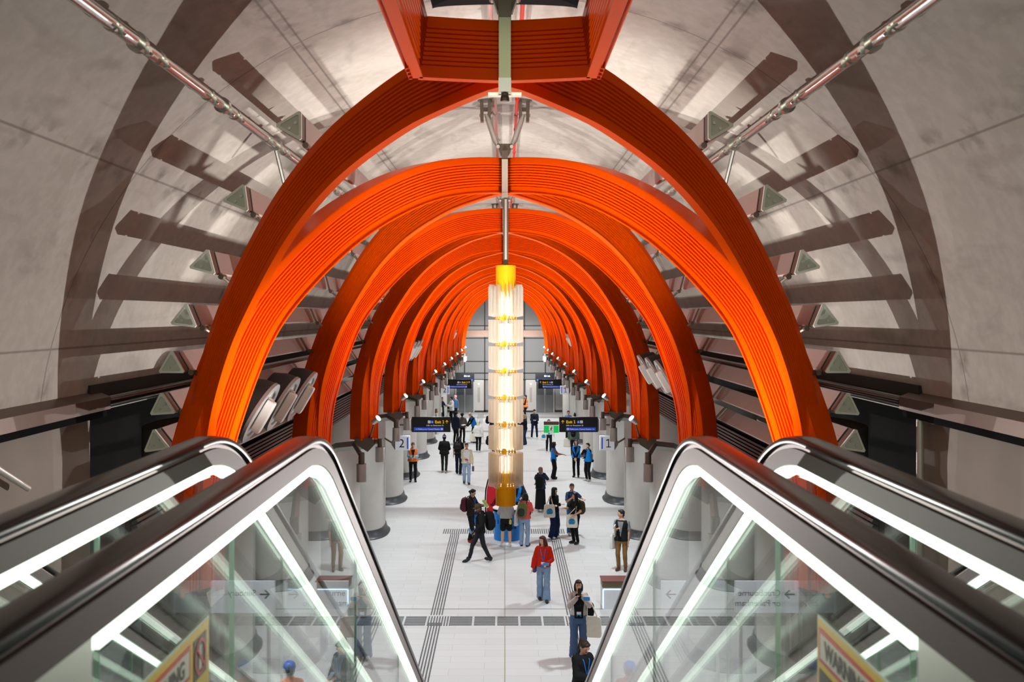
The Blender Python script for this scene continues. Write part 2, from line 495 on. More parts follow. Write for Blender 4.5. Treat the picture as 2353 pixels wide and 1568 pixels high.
def limb(kind, sx, yk):
    P = resample(PD if kind == 'dark' else PO, 60)
    q = math.sqrt(1 + SL * SL); dy = SL if kind == 'dark' else -SL
    sec = section(kind); rings = []
    for i, (x, z) in enumerate(P):
        a, b = P[max(i - 1, 0)], P[min(i + 1, len(P) - 1)]
        th, tz = (b[0] - a[0]) * q, b[1] - a[1]
        if i == 0: tz = 0
        l = math.hypot(th, tz); th /= l; tz /= l
        nh, nz = -tz, th                       # outward in the limb's plane
        nv = Vector((SL, -1, 0)).normalized() if kind == 'dark' else Vector((-SL, -1, 0)).normalized()
        base = Vector((x, yk + dy * x, H0 + z))
        out = Vector((nh / q, dy * nh / q, nz))
        rg = []
        for r, t in sec:
            p = base + out * r + nv * t
            # mitre the two halves at the crown
            if p.x < 0.035: p = p - Vector((1, dy, 0)) * (p.x - 0.035)
            rg.append(Vector((sx * p.x, p.y, p.z)))
        rings.append(rg)
    b = MB(); b.ring_tube(rings); return b

def arches(N=11):
    protos = {}
    for n in range(1, N + 1):
        for kind in ('dark', 'orange'):
            yk = (6.70 if kind == 'dark' else 12.60) + 5.95 * (n - 1)
            pos = ORD[n - 1]
            if kind == 'dark': lab = 'ribbed red-orange arch leaning towards the escalators, %s of its kind along the platform' % pos
            else: lab = 'ribbed bright orange arch leaning away from the escalators, %s of its kind along the platform' % pos
            loc = (0, YF(n), z_(-2.65))
            if kind not in protos:
                t = thing('arch', lab, 'arch', loc, 'orange arches under the vault')
                for s in (-1, 1): limb(kind, s, yk).build('limb', ORANGE, t, smooth=True)
                if kind == 'dark':
                    for s in (-1, 1):
                        x = s * 3.05
                        MB().prism([(x - .2, YF(1) - .12, z_(-2.66)), (x + .2, YF(1) - .12, z_(-2.66)), (x + .24, YF(1) - .12, z_(-2.80)), (x + .1, YF(1) - .12, z_(-2.95)), (x - .14, YF(1) - .12, z_(-2.80))], (0, .5, 0)).build('foot_shoe', DSTEEL, t)
                        MB().tube([(x + s * .05, YF(1) + .1, z_(-2.82)), (x + s * .6, YF(1) + .1, z_(-2.88)), (s * 4.1, YF(1) + .05, z_(-3.15))], [.1, .1, .13], 4).build('support_bracket', mat('bracket_grey', srgb(150, 146, 140), .45, .6, .08), t)
                else:
                    b = MB().box((0, yk - .10, z_(1.72)), (.075, .08, .46)).box((0, yk - .11, z_(1.50)), (.075, .09, .05))
                    b.build('crown_block', BRIGHT, t)
                    MB().box((0, yk - .08, z_(2.0)), (.08, .1, .12)).build('crown_cap', DSTEEL, t)
                protos[kind] = t
            else:
                t = copy_tree(protos[kind]); t.location = loc; t['label'] = lab

def crown_frame():
    yk = 6.70
    t = thing('hatch_frame', 'ribbed red-orange box frame at the crown above the escalators', 'frame', (0, yk, z_(1.5)))
    sec = section('dark')
    for s in (-1, 1):
        # front panel: from the crown outwards, bowed
        rings = []
        for i in range(13):
            x = .03 + .525 * i / 12
            y = yk - .12 - .10 * (x / .57) ** 1.3
            z = 1.545
            nv = Vector((-.15 - .25 * x, -1, 0)).normalized()
            rings.append([Vector((s * (x * (1 - .1 * r / W_) + nv.x * tt), y + nv.y * tt, H0 + z + (r * .9))) for r, tt in sec])
        MB().ring_tube(rings).build('end_panel', ORANGE, t, smooth=True)
        rings = []
        for i in range(10):
            y = yk - .2 - 2.6 * i / 9
            rings.append([Vector((s * (.555 - .055 * r / W_ - max(tt, -.05)), y, H0 + 1.545 + r * .9)) for r, tt in sec])
        b = MB().ring_tube(rings)
        b.build('side_beam', ORANGE, t, smooth=True)
        MB().box((s * .622, yk - 1.5, H0 + 1.565), (.008, 2.6, .05)).build('side_lip', ORANGE, t)
        for k in range(4): MB().cyl((s * .61, yk - .24 - k * .09, H0 + 1.53), (s * .61, yk - .24 - k * .09, H0 + 1.575), .012, 8).build('bolt', ORANGE, t)
    MB().box((0, yk - .17, z_(1.74)), (.078, .09, .40)).build('crown_block', mat('pale_green_steel', srgb(176, 178, 150), .4, .6, .05), t)
    MB().box((0, yk - .15, z_(2.0)), (.085, .11, .14)).build('crown_cap', DSTEEL, t)
    MB().box((0, yk - .17, z_(1.50)), (.082, .10, .09)).build('crown_foot', STEEL, t)
    MB().box((0, yk - .1, z_(1.46)), (.22, .06, .02)).build('tie_plate', BRIGHT, t)
    MB().lathe([(.022, z_(1.40)), (.03, z_(1.40)), (.03, z_(1.42)), (.024, z_(1.44)), (.024, z_(1.475))], (0, yk - .17, 0), 16).build('socket', DSTEEL, t)
    # closed black panel above it
    rings = []
    for y in (3.6, 7.1):
        rings.append([Vector((.515 * math.sin(a), y, z_(2.215) - .03 + .03 * math.cos(a))) for a in [(-1 + 2 * i / 16) * PI / 2 for i in range(17)]] +
                     [Vector((.515, y, z_(2.34))), Vector((-.515, y, z_(2.34)))])
    o = MB().ring_tube(rings).build('access_panel', BLACK, org=(0, 5.3, z_(2.25)))
    tag(o, 'black curved panel hanging under the vault above the crown frame', 'panel')

def struts(N=6):
    proto = None
    for k in range(0, N):
        yk = 6.70 + 5.95 * k
        lab = 'bronze V-shaped hanger bracing the %s crown joint to the vault' % ORD[k]
        loc = (0, yk, z_(2.0))
        if proto is None:
            t = thing('crown_hanger', lab, 'bracket', loc, 'V-shaped crown hangers')
            MB().prism([(-.05, yk - .1, z_(2.02)), (.05, yk - .1, z_(2.02)), (.10, yk - .1, z_(2.16)), (-.10, yk - .1, z_(2.16))], (0, .1, 0)).build('gusset', DSTEEL, t)
            for s in (-1, 1):
                MB().tube([(s * .08, yk - .06, z_(2.13)), (s * .12, yk - .04, z_(2.2)), (s * .2, yk, z_(2.44)), (s * .235, yk + .02, z_(2.55))], [.022, .036, .036, .022], 12).build('rod', STEEL, t, smooth=True)
                b = MB()
                for e in (-.05, .05): b.prism([(s * .245 + e - .022, yk, z_(2.73)), (s * .245 + e + .022, yk, z_(2.73)), (s * .245 + e * .9 + .02, yk, z_(2.46)), (s * .245 + e * .9 - .02, yk, z_(2.46))], (0, .10, 0))
                b.box((s * .245, yk + .045, z_(2.62)), (.07, .03, .05))
                b.disc((s * .245, yk + .045, z_(2.725)), (0, 0, 1), .10, 20, .02)
                cl = b.build('clevis', DSTEEL, t)
                MB().cyl((s * .245 - .08, yk + .03, z_(2.54)), (s * .245 + .08, yk + .03, z_(2.54)), .02, 10).build('pin', STEEL, cl)
                MB().cyl((s * .085, yk - .13, z_(2.12)), (s * .085, yk, z_(2.12)), .022, 10).build('pin', STEEL, t)
            proto = t
        else:
            t = copy_tree(proto); t.location = loc; t['label'] = lab

# ------------------------------------------------------------------ wall baffles
ROWS = [(1.805, 1.61, 8.45), (2.40, 1.047, 8.95), (2.813, .48, 9.30), (3.076, -.03, 9.55), (3.25, -.49, 9.70), (3.375, -.904, 9.80), (3.46, -1.27, 9.86), (3.52, -1.62, 9.9)]
def baffles(bays=5):
    for s in (-1, 1):
        for i, (x, zr, y0) in enumerate(ROWS):
            an = R(60 - 30 * min(i, 4) / 4 - 4 * max(i - 4, 0))
            rad = .150
            vs = [(x + rad * math.cos(an + R(60 + 120 * k)), zr + rad * math.sin(an + R(60 + 120 * k))) for k in range(3)]
            # rounded-off triangle corners
            poly = []
            for k in range(3):
                p, c, q = vs[k - 1], vs[k], vs[(k + 1) % 3]
                for o in (p, q):
                    l = math.dist(o, c); f = .022 / l
                    poly.append((c[0] + (o[0] - c[0]) * f, c[1] + (o[1] - c[1]) * f))
            proto = None
            for bay in range(bays):
                lab = 'triangular grey wall baffle, %s, %s row down, starting at arch pair %s' % (side(s), ORD[i], ['one', 'two', 'three', 'four', 'five', 'six'][bay])
                loc = (s * x, y0 + 5.95 * bay, z_(zr))
                if proto is None:
                    t = thing('wall_baffle', lab, 'baffle', loc, 'triangular wall baffles')
                    P = lambda y, sc=1.0: [Vector((s * (x + (a - x) * sc), y, H0 + zr + (b - zr) * sc)) for a, b in poly]
                    MB().ring_tube([P(y0 + .03), P(y0 + .16)]).build('end_block', BROWN, t)
                    MB().ring_tube([P(y0 + .21), P(y0 + 5.85)]).build('long_body', BAFFLE, t)
                    MB().ring_tube([P(y0 + .16, .9), P(y0 + .21, .9)]).build('shadow_gap', BLACK, t)
                    # cap plate: raised rim and sunk field
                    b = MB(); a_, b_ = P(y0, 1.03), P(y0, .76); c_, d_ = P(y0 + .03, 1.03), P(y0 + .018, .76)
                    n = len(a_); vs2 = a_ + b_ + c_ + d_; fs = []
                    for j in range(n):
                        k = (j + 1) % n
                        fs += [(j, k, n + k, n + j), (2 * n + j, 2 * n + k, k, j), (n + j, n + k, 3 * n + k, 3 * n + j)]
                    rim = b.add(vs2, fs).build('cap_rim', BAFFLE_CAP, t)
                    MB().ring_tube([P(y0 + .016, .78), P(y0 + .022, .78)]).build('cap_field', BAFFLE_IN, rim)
                    for e in (-.026, .026):
                        MB().cyl((s * (x + e), y0 + .002, H0 + zr - e * .9), (s * (x + e), y0 + .02, H0 + zr - e * .9), .013, 12).build('bolt', STEEL, rim)
                    # strut tying it back to the arch
                    iv = min(vs, key=lambda v: math.hypot(v[0], v[1] + 1.27))
                    dx, dz = iv[0] - x, iv[1] - zr
                    MB().tube([(s * iv[0], y0 + .2, H0 + iv[1]), (s * (iv[0] + dx * .75), y0 + .28, H0 + iv[1] + dz * .75)], .016, 6).cyl((s * (iv[0] + dx * .1), y0 + .15, H0 + iv[1] + dz * .1), (s * (iv[0] + dx * .1), y0 + .27, H0 + iv[1] + dz * .1), .028, 8).build('strut', DSTEEL, t)
                    proto = t
                else:
                    t = copy_tree(proto); t.location = loc; t['label'] = lab

def services():
    # conduits along the vault with clamps
    for s in (-1, 1):
        X, Z = s * 2.33, 1.73
        t = thing('service_pipe', 'shiny galvanised pipe clamped along the vault on the ' + side(s), 'pipe', (X, 3.2, z_(Z)))
        MB().tube([(X, 3.2, z_(Z)), (X, 42, z_(Z))], .044, 16).build('tube', GALV, t, smooth=True)
        y = 5.9; k = 0
        while y < 21:
            big = k % 3 == 1
            r = .066 if big else .052
            b = MB().cyl((X, y - (.03 if big else .012), z_(Z)), (X, y + (.03 if big else .012), z_(Z)), r, 16)
            for a in (R(40), R(220)):
                d = Vector((math.cos(a) * s, 0, math.sin(a)))
                c = Vector((X, y, z_(Z)))
                b.box(c + d * (r + .022), (.03, .05 if big else .02, .05)).cyl(c + d * (r + .02), c + d * (r + .062), .009, 6)
            b.build('clamp', GALV, t)
            y += (.42, .36, 1.12)[k % 3]; k += 1
        for y in (10.1, 14.2, 18.4, 22):
            MB().tube([(X, y, z_(Z - .02)), (X - s * .05, y + .35, z_(Z - .5))], .022, 8).build('brace', mat('brace_grey', srgb(120, 118, 112), .45, .7), t)
        # dark duct against the wall, then a bare pipe beyond it
        t = thing('wall_duct', 'dark brown boxed duct fixed along the wall on the ' + side(s), 'duct', (s * 3.93, 6, z_(-.85)))
        MB().prism([(s * 4.0, 2.9, z_(-.74)), (s * 3.86, 2.9, z_(-.80)), (s * 3.86, 2.9, z_(-.92)), (s * 4.0, 2.9, z_(-.92))], (0, 6.85, 0)).build('casing', BROWN, t)
        MB().box((s * 3.94, 6.3, z_(-.955)), (.13, 6.8, .06)).build('shade_strip', BLACK, t)  # black strip stands in for the shaded gap below the duct
        o = MB().tube([(s * 3.92, 9.76, z_(-.85)), (s * 3.92, 60, z_(-.85))], .062, 16).build('dark_pipe', mat('polished_dark_pipe', srgb(70, 58, 52), .12, .9, .05, 3), smooth=True, org=(s * 3.92, 9.76, z_(-.85)))
        tag(o, 'polished dark pipe running on beyond the boxed duct on the ' + side(s), 'pipe')
        # louvre bank below the baffles
        t = thing('louvre_bank', 'dark grey louvred panel behind the arch feet on the ' + side(s), 'louvre', (s * 3.75, 15, z_(-2.1)))
        b = MB()
        for k in range(9): b.box((s * 3.72, 28, z_(-1.92 - k * .055)), (.06, 36, .03), Matrix.Rotation(s * R(28), 3, 'Y'))
        b.build('blade_set', LOUVRE, t)
        MB().box((s * 3.80, 28, z_(-2.12)), (.03, 36, .62)).build('backing', BLACK, t)
        if s < 0: continue
        o = MB().tube([(s * 3.9, 9.35, z_(-2.4)), (s * 3.9, 9.35, z_(-.98))], .035, 10).build('steel_post', STEEL, smooth=True, org=(s * 3.9, 9.35, z_(-2.4)))
        tag(o, 'slim steel post below the end of the boxed duct on the ' + side(s), 'post')
    o = MB().tube([(-.125, 5.0, z_(2.64)), (-.125, 44, z_(2.64))], .028, 12)
    for y in range(7, 40, 2): o.cyl((-.125, y - .02, z_(2.64)), (-.125, y + .02, z_(2.64)), .042, 12).box((-.125, y, z_(2.64)), (.12, .02, .03))
    tag(o.build('crown_conduit', GALV, org=(-.125, 5, z_(2.64))), 'thin galvanised conduit along the crown of the vault', 'pipe')
    o = MB().tube([(.15, 5.0, z_(2.62)), (.15, 44, z_(2.62))], .02, 10)
    for y in range(6, 44): o.cyl((.15, y, z_(2.62)), (.15, y + .12, z_(2.62)), .026, 10)
    tag(o.build('red_pipe', RED, org=(.15, 5, z_(2.62))), 'thin red pipe along the crown of the vault', 'pipe')

# ------------------------------------------------------------------ lamps on the arch feet
LIGHTS = []
def spot(name, loc, to, energy, ang, blend=.6, size=.05, col=(1, 1, 1)):
    d = bpy.data.lights.new(name, 'SPOT'); d.energy = energy; d.spot_size = R(ang); d.spot_blend = blend
    d.shadow_soft_size = size; d.color = col
    o = bpy.data.objects.new(name, d); COL.objects.link(o); o.location = loc
    o.rotation_euler = (Vector(to) - Vector(loc)).to_track_quat('-Z', 'Y').to_euler()
    return o
def foot_lamps():
    pr = {}
    for s in (-1, 1):
        for n in range(2, 12):
            y = YF(n); pos = ORD[n - 2]
            if s not in pr:
                a = thing('floodlight', '', 'floodlight', (s * 2.72, y - .1, z_(-2.3)), 'floodlights at the arch feet')
                d = Vector((-.72 * s, -.28, .63)).normalized()
                c = Vector((s * 2.72, y - .15, z_(-2.22)))
                lh = MB().cyl(c - d * .17, c, .05, 16, .072).build('lamp_head', STEEL, a, smooth=True)
                MB().cyl(c + d * .002, c + d * .012, .064, 20).build('lens', LAMP, lh)
                MB().tube([c - d * .1, (s * 2.86, y - .05, z_(-2.5)), (s * 2.95, y, z_(-2.74))], .02, 8).build('yoke', DSTEEL, a)
                b1 = thing('downlight', '', 'downlight', (s * 2.70, y + .02, z_(-2.9)), 'small downlights at the arch feet')
                MB().tube([(s * 3.0, y + .1, z_(-2.76)), (s * 2.68, y + .02, z_(-2.74))], .05, 4).build('bracket_arm', DSTEEL, b1)
                MB().cyl((s * 2.70, y + .02, z_(-2.86)), (s * 2.70, y + .02, z_(-2.68)), .055, 16).build('collar', DSTEEL, b1, smooth=True)
                MB().cyl((s * 2.70, y + .02, z_(-3.18)), (s * 2.70, y + .02, z_(-2.86)), .10, 24).build('housing', STEEL, b1, smooth=True)
                b2 = thing('downlight', '', 'downlight', (s * 2.68, y - 2.9, z_(-2.95)), 'long-armed downlights between the arch feet')
                MB().tube([(s * 3.25, y - .02, z_(-2.80)), (s * 2.68, y - 2.9, z_(-2.64))], .055, 4).build('bracket_arm', DSTEEL, b2)
                MB().cyl((s * 2.68, y - 2.9, z_(-2.79)), (s * 2.68, y - 2.9, z_(-2.58)), .06, 16).build('collar', DSTEEL, b2, smooth=True)
                MB().cyl((s * 2.68, y - 2.9, z_(-3.12)), (s * 2.68, y - 2.9, z_(-2.79)), .095, 24).build('housing', STEEL, b2, smooth=True)
                pr[s] = (a, b1, b2, y)
                trio = (a, b1, b2)
            else:
                p = pr[s]; trio = []
                for o in p[:3]:
                    c = copy_tree(o); c.location = o.location + Vector((0, y - p[3], 0)); trio.append(c)
            trio[0]['label'] = 'small lit floodlight at the %s column, %s' % (pos, side(s))
            trio[1]['label'] = 'short-armed steel cylinder downlight at the %s column, %s' % (pos, side(s))
            trio[2]['label'] = 'steel cylinder downlight on a long arm reaching out from the %s column, %s' % (pos, side(s))

def oval_lamps():
    first = {}
    sets = {-1: [(11.8, 'first three'), (13.0, ''), (14.2, ''), (30.3, ''), (31.5, ''), (32.7, ''), (54.1, ''), (55.3, ''), (56.5, '')],
            1: [(17.9, ''), (19.07, ''), (20.2, ''), (41.9, ''), (43.1, ''), (44.3, ''), (66.0, ''), (67.2, '')]}
    for s in (-1, 1):
        for k, (y, _) in enumerate(sets[s]):
            loc = (s * 2.9, y, z_(-1.16))
            lab = 'oval-rimmed luminaire with a white box, %s, %s from the escalators' % (side(s), ORD[k])
            if s in first:
                t = copy_tree(first[s]); t.location = loc; t['label'] = lab; continue
            t = thing('luminaire', lab, 'luminaire', loc, 'oval-rimmed luminaires')
            c = Vector(loc)
            nrm = Vector((-s * .86, 0, -.5)); up = Vector((-s * .5, 0, .86)); yy = Vector((0, 1, 0))
            M = Matrix((yy, up, nrm)).transposed()
            def T(b): b.v = [c + M @ v for v in b.v]; return b
            n = 36
            def circ(r, z): return [Vector((r * math.cos(2 * PI * j / n), r * math.sin(2 * PI * j / n), z)) for j in range(n)]
            T(MB().ring_tube([circ(.40, -.02), circ(.40, .02), circ(.31, .02), circ(.31, -.02)], cap=False, closed=True)).build('rim', mat('lamp_rim_grey', srgb(170, 170, 170), .35, .5, .04), t)
            T(MB().ring_tube([circ(.30, -.30), circ(.37, -.16), circ(.395, -.02)], cap=True)).build('lamp_body', mat('lamp_body_dark', srgb(48, 45, 44), .6, .2, .06), t, smooth=True)
            T(MB().ring_tube([circ(.31, -.015), circ(.31, -.005)])).build('reflector', WHITE, t)
            T(MB().ell((0, -.02, .06), (.068, .215, .055), 20, 9, 8)).build('white_box', WHITE, t)
            T(MB().cyl((0, .2, 0), (0, .2, .06), .02, 8)).build('stem', STEEL, t)
            first[s] = t
# ================================================================== pendant lamp, signs, escalators
def pendant():
    y = 12.60
    t = thing('pendant_lamp', 'tall yellow and frosted pendant lamp hanging on the centre line', 'lamp', (0, y, z_(-2.4)))
    c = Vector((.012, y, 0))
    t.location = (c.x, y, z_(-2.4)); ORG[t.name] = Vector(t.location)
    MB().box((c.x, y - .02, z_(1.06)), (.066, .05, .86)).build('hanging_post', DSTEEL, t)
    MB().box((c.x, y - .05, z_(1.08)), (.028, .02, .76)).build('post_strip', STEEL, t)
    Y_ = lambda px: (724 - px) / 181.6
    r = .127
    MB().lathe([(r, z_(Y_(655))), (r, z_(Y_(611))), (.03, z_(Y_(609)))], c, 32).build('upper_cap', YELLOW, t, smooth=True)
    MB().lathe([(.06, z_(Y_(1161))), (r, z_(Y_(1161))), (r, z_(Y_(1086))), (.06, z_(Y_(1084)))], c, 32).build('lower_cap', YELLOW, t, smooth=True)
    b = MB()
    for k in range(18):
        a = 2 * PI * k / 18; q = a + PI / 18
        p = lambda an, px, rr=r: Vector((c.x + rr * math.cos(an), y + rr * math.sin(an), z_(Y_(px))))
        b.quad(p(a, 654), p(a + 2 * PI / 18, 654), p(a + 2 * PI / 18, 664), p(q, 690 if k % 3 else 680), p(a, 664))
    b.build('cap_teeth', YELLOW, t)
    tiers = [(659, 730), (735, 790), (796, 851), (857, 912), (918, 973), (979, 1035), (1041, 1112)]
    for k, (a0, a1) in enumerate(tiers):
        za, zb = z_(Y_(a1)), z_(Y_(a0))
        f = MB()
        for j in range(24):
            a = 2 * PI * (j + .3) / 24; d = Vector((math.cos(a), math.sin(a), 0)); e = Vector((-d.y, d.x, 0)) * .0025
            top = zb + (.03 * math.sin(j * 2.1) if k == 0 else 0); bot = za - (.05 * (j % 3 == 0) if k == 6 else 0)
            p0, p1 = c + d * .135, c + d * .222
            f.ring_tube([[p0 - e + Vector((0, 0, bot)), p0 + e + Vector((0, 0, bot)), p1 + e + Vector((0, 0, bot + .02)), p1 - e + Vector((0, 0, bot + .02))],
                         [p0 - e + Vector((0, 0, top)), p0 + e + Vector((0, 0, top)), p1 + e + Vector((0, 0, top)), p1 - e + Vector((0, 0, top))]])
        f.build('fin_tier', ACRYL, t)
        MB().lathe([(.13, za - .012), (.135, za - .012), (.135, za + .012), (.13, za + .012)], c, 28).build('glow_ring', GLOW, t)
        tb = MB()
        for j in range(7):
            a = 2 * PI * j / 7 + .3
            tb.cyl((c.x + .075 * math.cos(a), y + .075 * math.sin(a), za + .02), (c.x + .075 * math.cos(a), y + .075 * math.sin(a), zb - .05), .017, 8)
        tb.build('light_tube', TUBE, t)
        n = 60; hts = []
        for j in range(n):
            u = (j + 3) % 12
            hts.append(.038 if u < 4 and (j // 12) % 2 == 0 else (.030 if u in (6, 9) else .006))
        g = MB().ring_tube([[c + Vector((rr * math.cos(2 * PI * j / n - PI / 2), rr * math.sin(2 * PI * j / n - PI / 2), za + sg * hts[j])) for j in range(n)] for rr, sg in ((.1375, -1), (.1375, 1), (.1345, 1), (.1345, -1))], cap=False, closed=True)
        g.build('yellow_collar', YELLOW, t)
        ld = bpy.data.lights.new('pendant_light', 'POINT'); ld.energy = .6; ld.color = (1, .78, .5); ld.shadow_soft_size = .1
        lo_ = bpy.data.objects.new('pendant_light', ld); COL.objects.link(lo_); lo_.location = (c.x, y - .32, (za + zb) / 2)
    MB().cyl((c.x, y, z_(-1.9)), (c.x, y, z_(.35)), .022, 10).build('core_rod', STEEL, t)

SIGN_BLK = mat('sign_black', srgb(13, 15, 20), .35, 0, .03)
SIGN_YEL = mat('sign_yellow', srgb(255, 205, 0), .5, 0, 0, emit=srgb(255, 200, 0), es=.5)
SIGN_WHT = mat('sign_white', srgb(240, 240, 240), .5, 0, 0, emit=srgb(240, 240, 240), es=.4)
SIGN_BLU = mat('sign_blue', srgb(28, 78, 190), .5, 0, 0, emit=srgb(20, 70, 190), es=.5)
NUM_WHT = mat('number_sign_white', srgb(226, 230, 236), .4, 0, 0, emit=srgb(220, 228, 240), es=.25)

def rect(x0, y0, x1, y1, M, d=.003):
    return MB().add([M @ Vector(p) for p in [(x0, y0, 0), (x1, y0, 0), (x1, y1, 0), (x0, y1, 0), (x0, y0, d), (x1, y0, d), (x1, y1, d), (x0, y1, d)]],
                    [(3, 2, 1, 0), (4, 5, 6, 7), (0, 1, 5, 4), (1, 2, 6, 5), (2, 3, 7, 6), (3, 0, 4, 7)])
def join(*bs):
    m = MB()
    for b in bs: m.add(b.v, b.f)
    return m
def wheelchair(x, y, h, M):
    b = MB()
    P = lambda u, v: M @ Vector((x + u * h, y + v * h, .006))
    b.add([M @ Vector((x + (.42 + .07 * math.cos(a)) * h, y + (.84 + .07 * math.sin(a)) * h, .006)) for a in [2 * PI * i / 12 for i in range(12)]], [tuple(range(12))])
    for p, q, w in (((.42, .74), (.46, .45), .08), ((.46, .45), (.68, .43), .07), ((.68, .43), (.78, .18), .07), ((.44, .6), (.64, .58), .05)):
        u = Vector((q[0] - p[0], q[1] - p[1])).normalized(); n = Vector((-u.y, u.x)) * w / 2
        b.quad(P(p[0] + n.x, p[1] + n.y), P(p[0] - n.x, p[1] - n.y), P(q[0] - n.x, q[1] - n.y), P(q[0] + n.x, q[1] + n.y))
    for i in range(10):
        a0, a1 = R(110 + 25 * i), R(110 + 25 * (i + 1))
        b.quad(*[P(.46 + r * math.cos(a), .34 + r * math.sin(a)) for r, a in ((.26, a0), (.26, a1), (.20, a1), (.20, a0))])
    return b
def numeral_one(x, y, h, M, w=.12):
    b = MB(); P = lambda u, v: M @ Vector((x + u * h, y + v * h, .004))
    b.quad(P(.30, 0), P(.30 + w, 0), P(.30 + w, 1), P(.30, 1)); b.quad(P(.30, 1), P(.30, 1 - w * 1.35), P(.06, .78), P(.06, .78 + w))
    b.quad(P(.08, 0), P(.08, w * .9), P(.64, w * .9), P(.64, 0))
    return b
def lift_icon(x, y, h, M):
    b = MB()
    P = lambda u, v: M @ Vector((x + u * h, y + v * h, .007))
    for u0, v0, u1, v1 in ((.2, .12, .27, .72), (.73, .12, .8, .72), (.2, .12, .8, .19), (.2, .65, .8, .72), (.34, .3, .44, .56), (.56, .3, .66, .56)):
        b.quad(P(u0, v0), P(u1, v0), P(u1, v1), P(u0, v1))
    b.quad(P(.32, .78), P(.46, .78), P(.39, .9)); b.quad(P(.54, .9), P(.68, .9), P(.61, .78))
    return b
def arrow(x, y, h, M, ang=0.0, w=.13):
    b = MB(); Q = Matrix.Rotation(ang, 2)
    def P(u, v):
        p = Q @ Vector((u - .5, v - .5)); return M @ Vector((x + (p.x + .5) * h, y + (p.y + .5) * h, .006))
    b.quad(P(.5 - w / 2, 0), P(.5 + w / 2, 0), P(.5 + w / 2, .9), P(.5 - w / 2, .9))
    for s in (-1, 1):
        b.quad(P(.5, 1.02), P(.5 + s * .46, .56), P(.5 + s * (.46 - w * .7), .56 - w * .75), P(.5, 1.02 - w * 1.4))
    return b

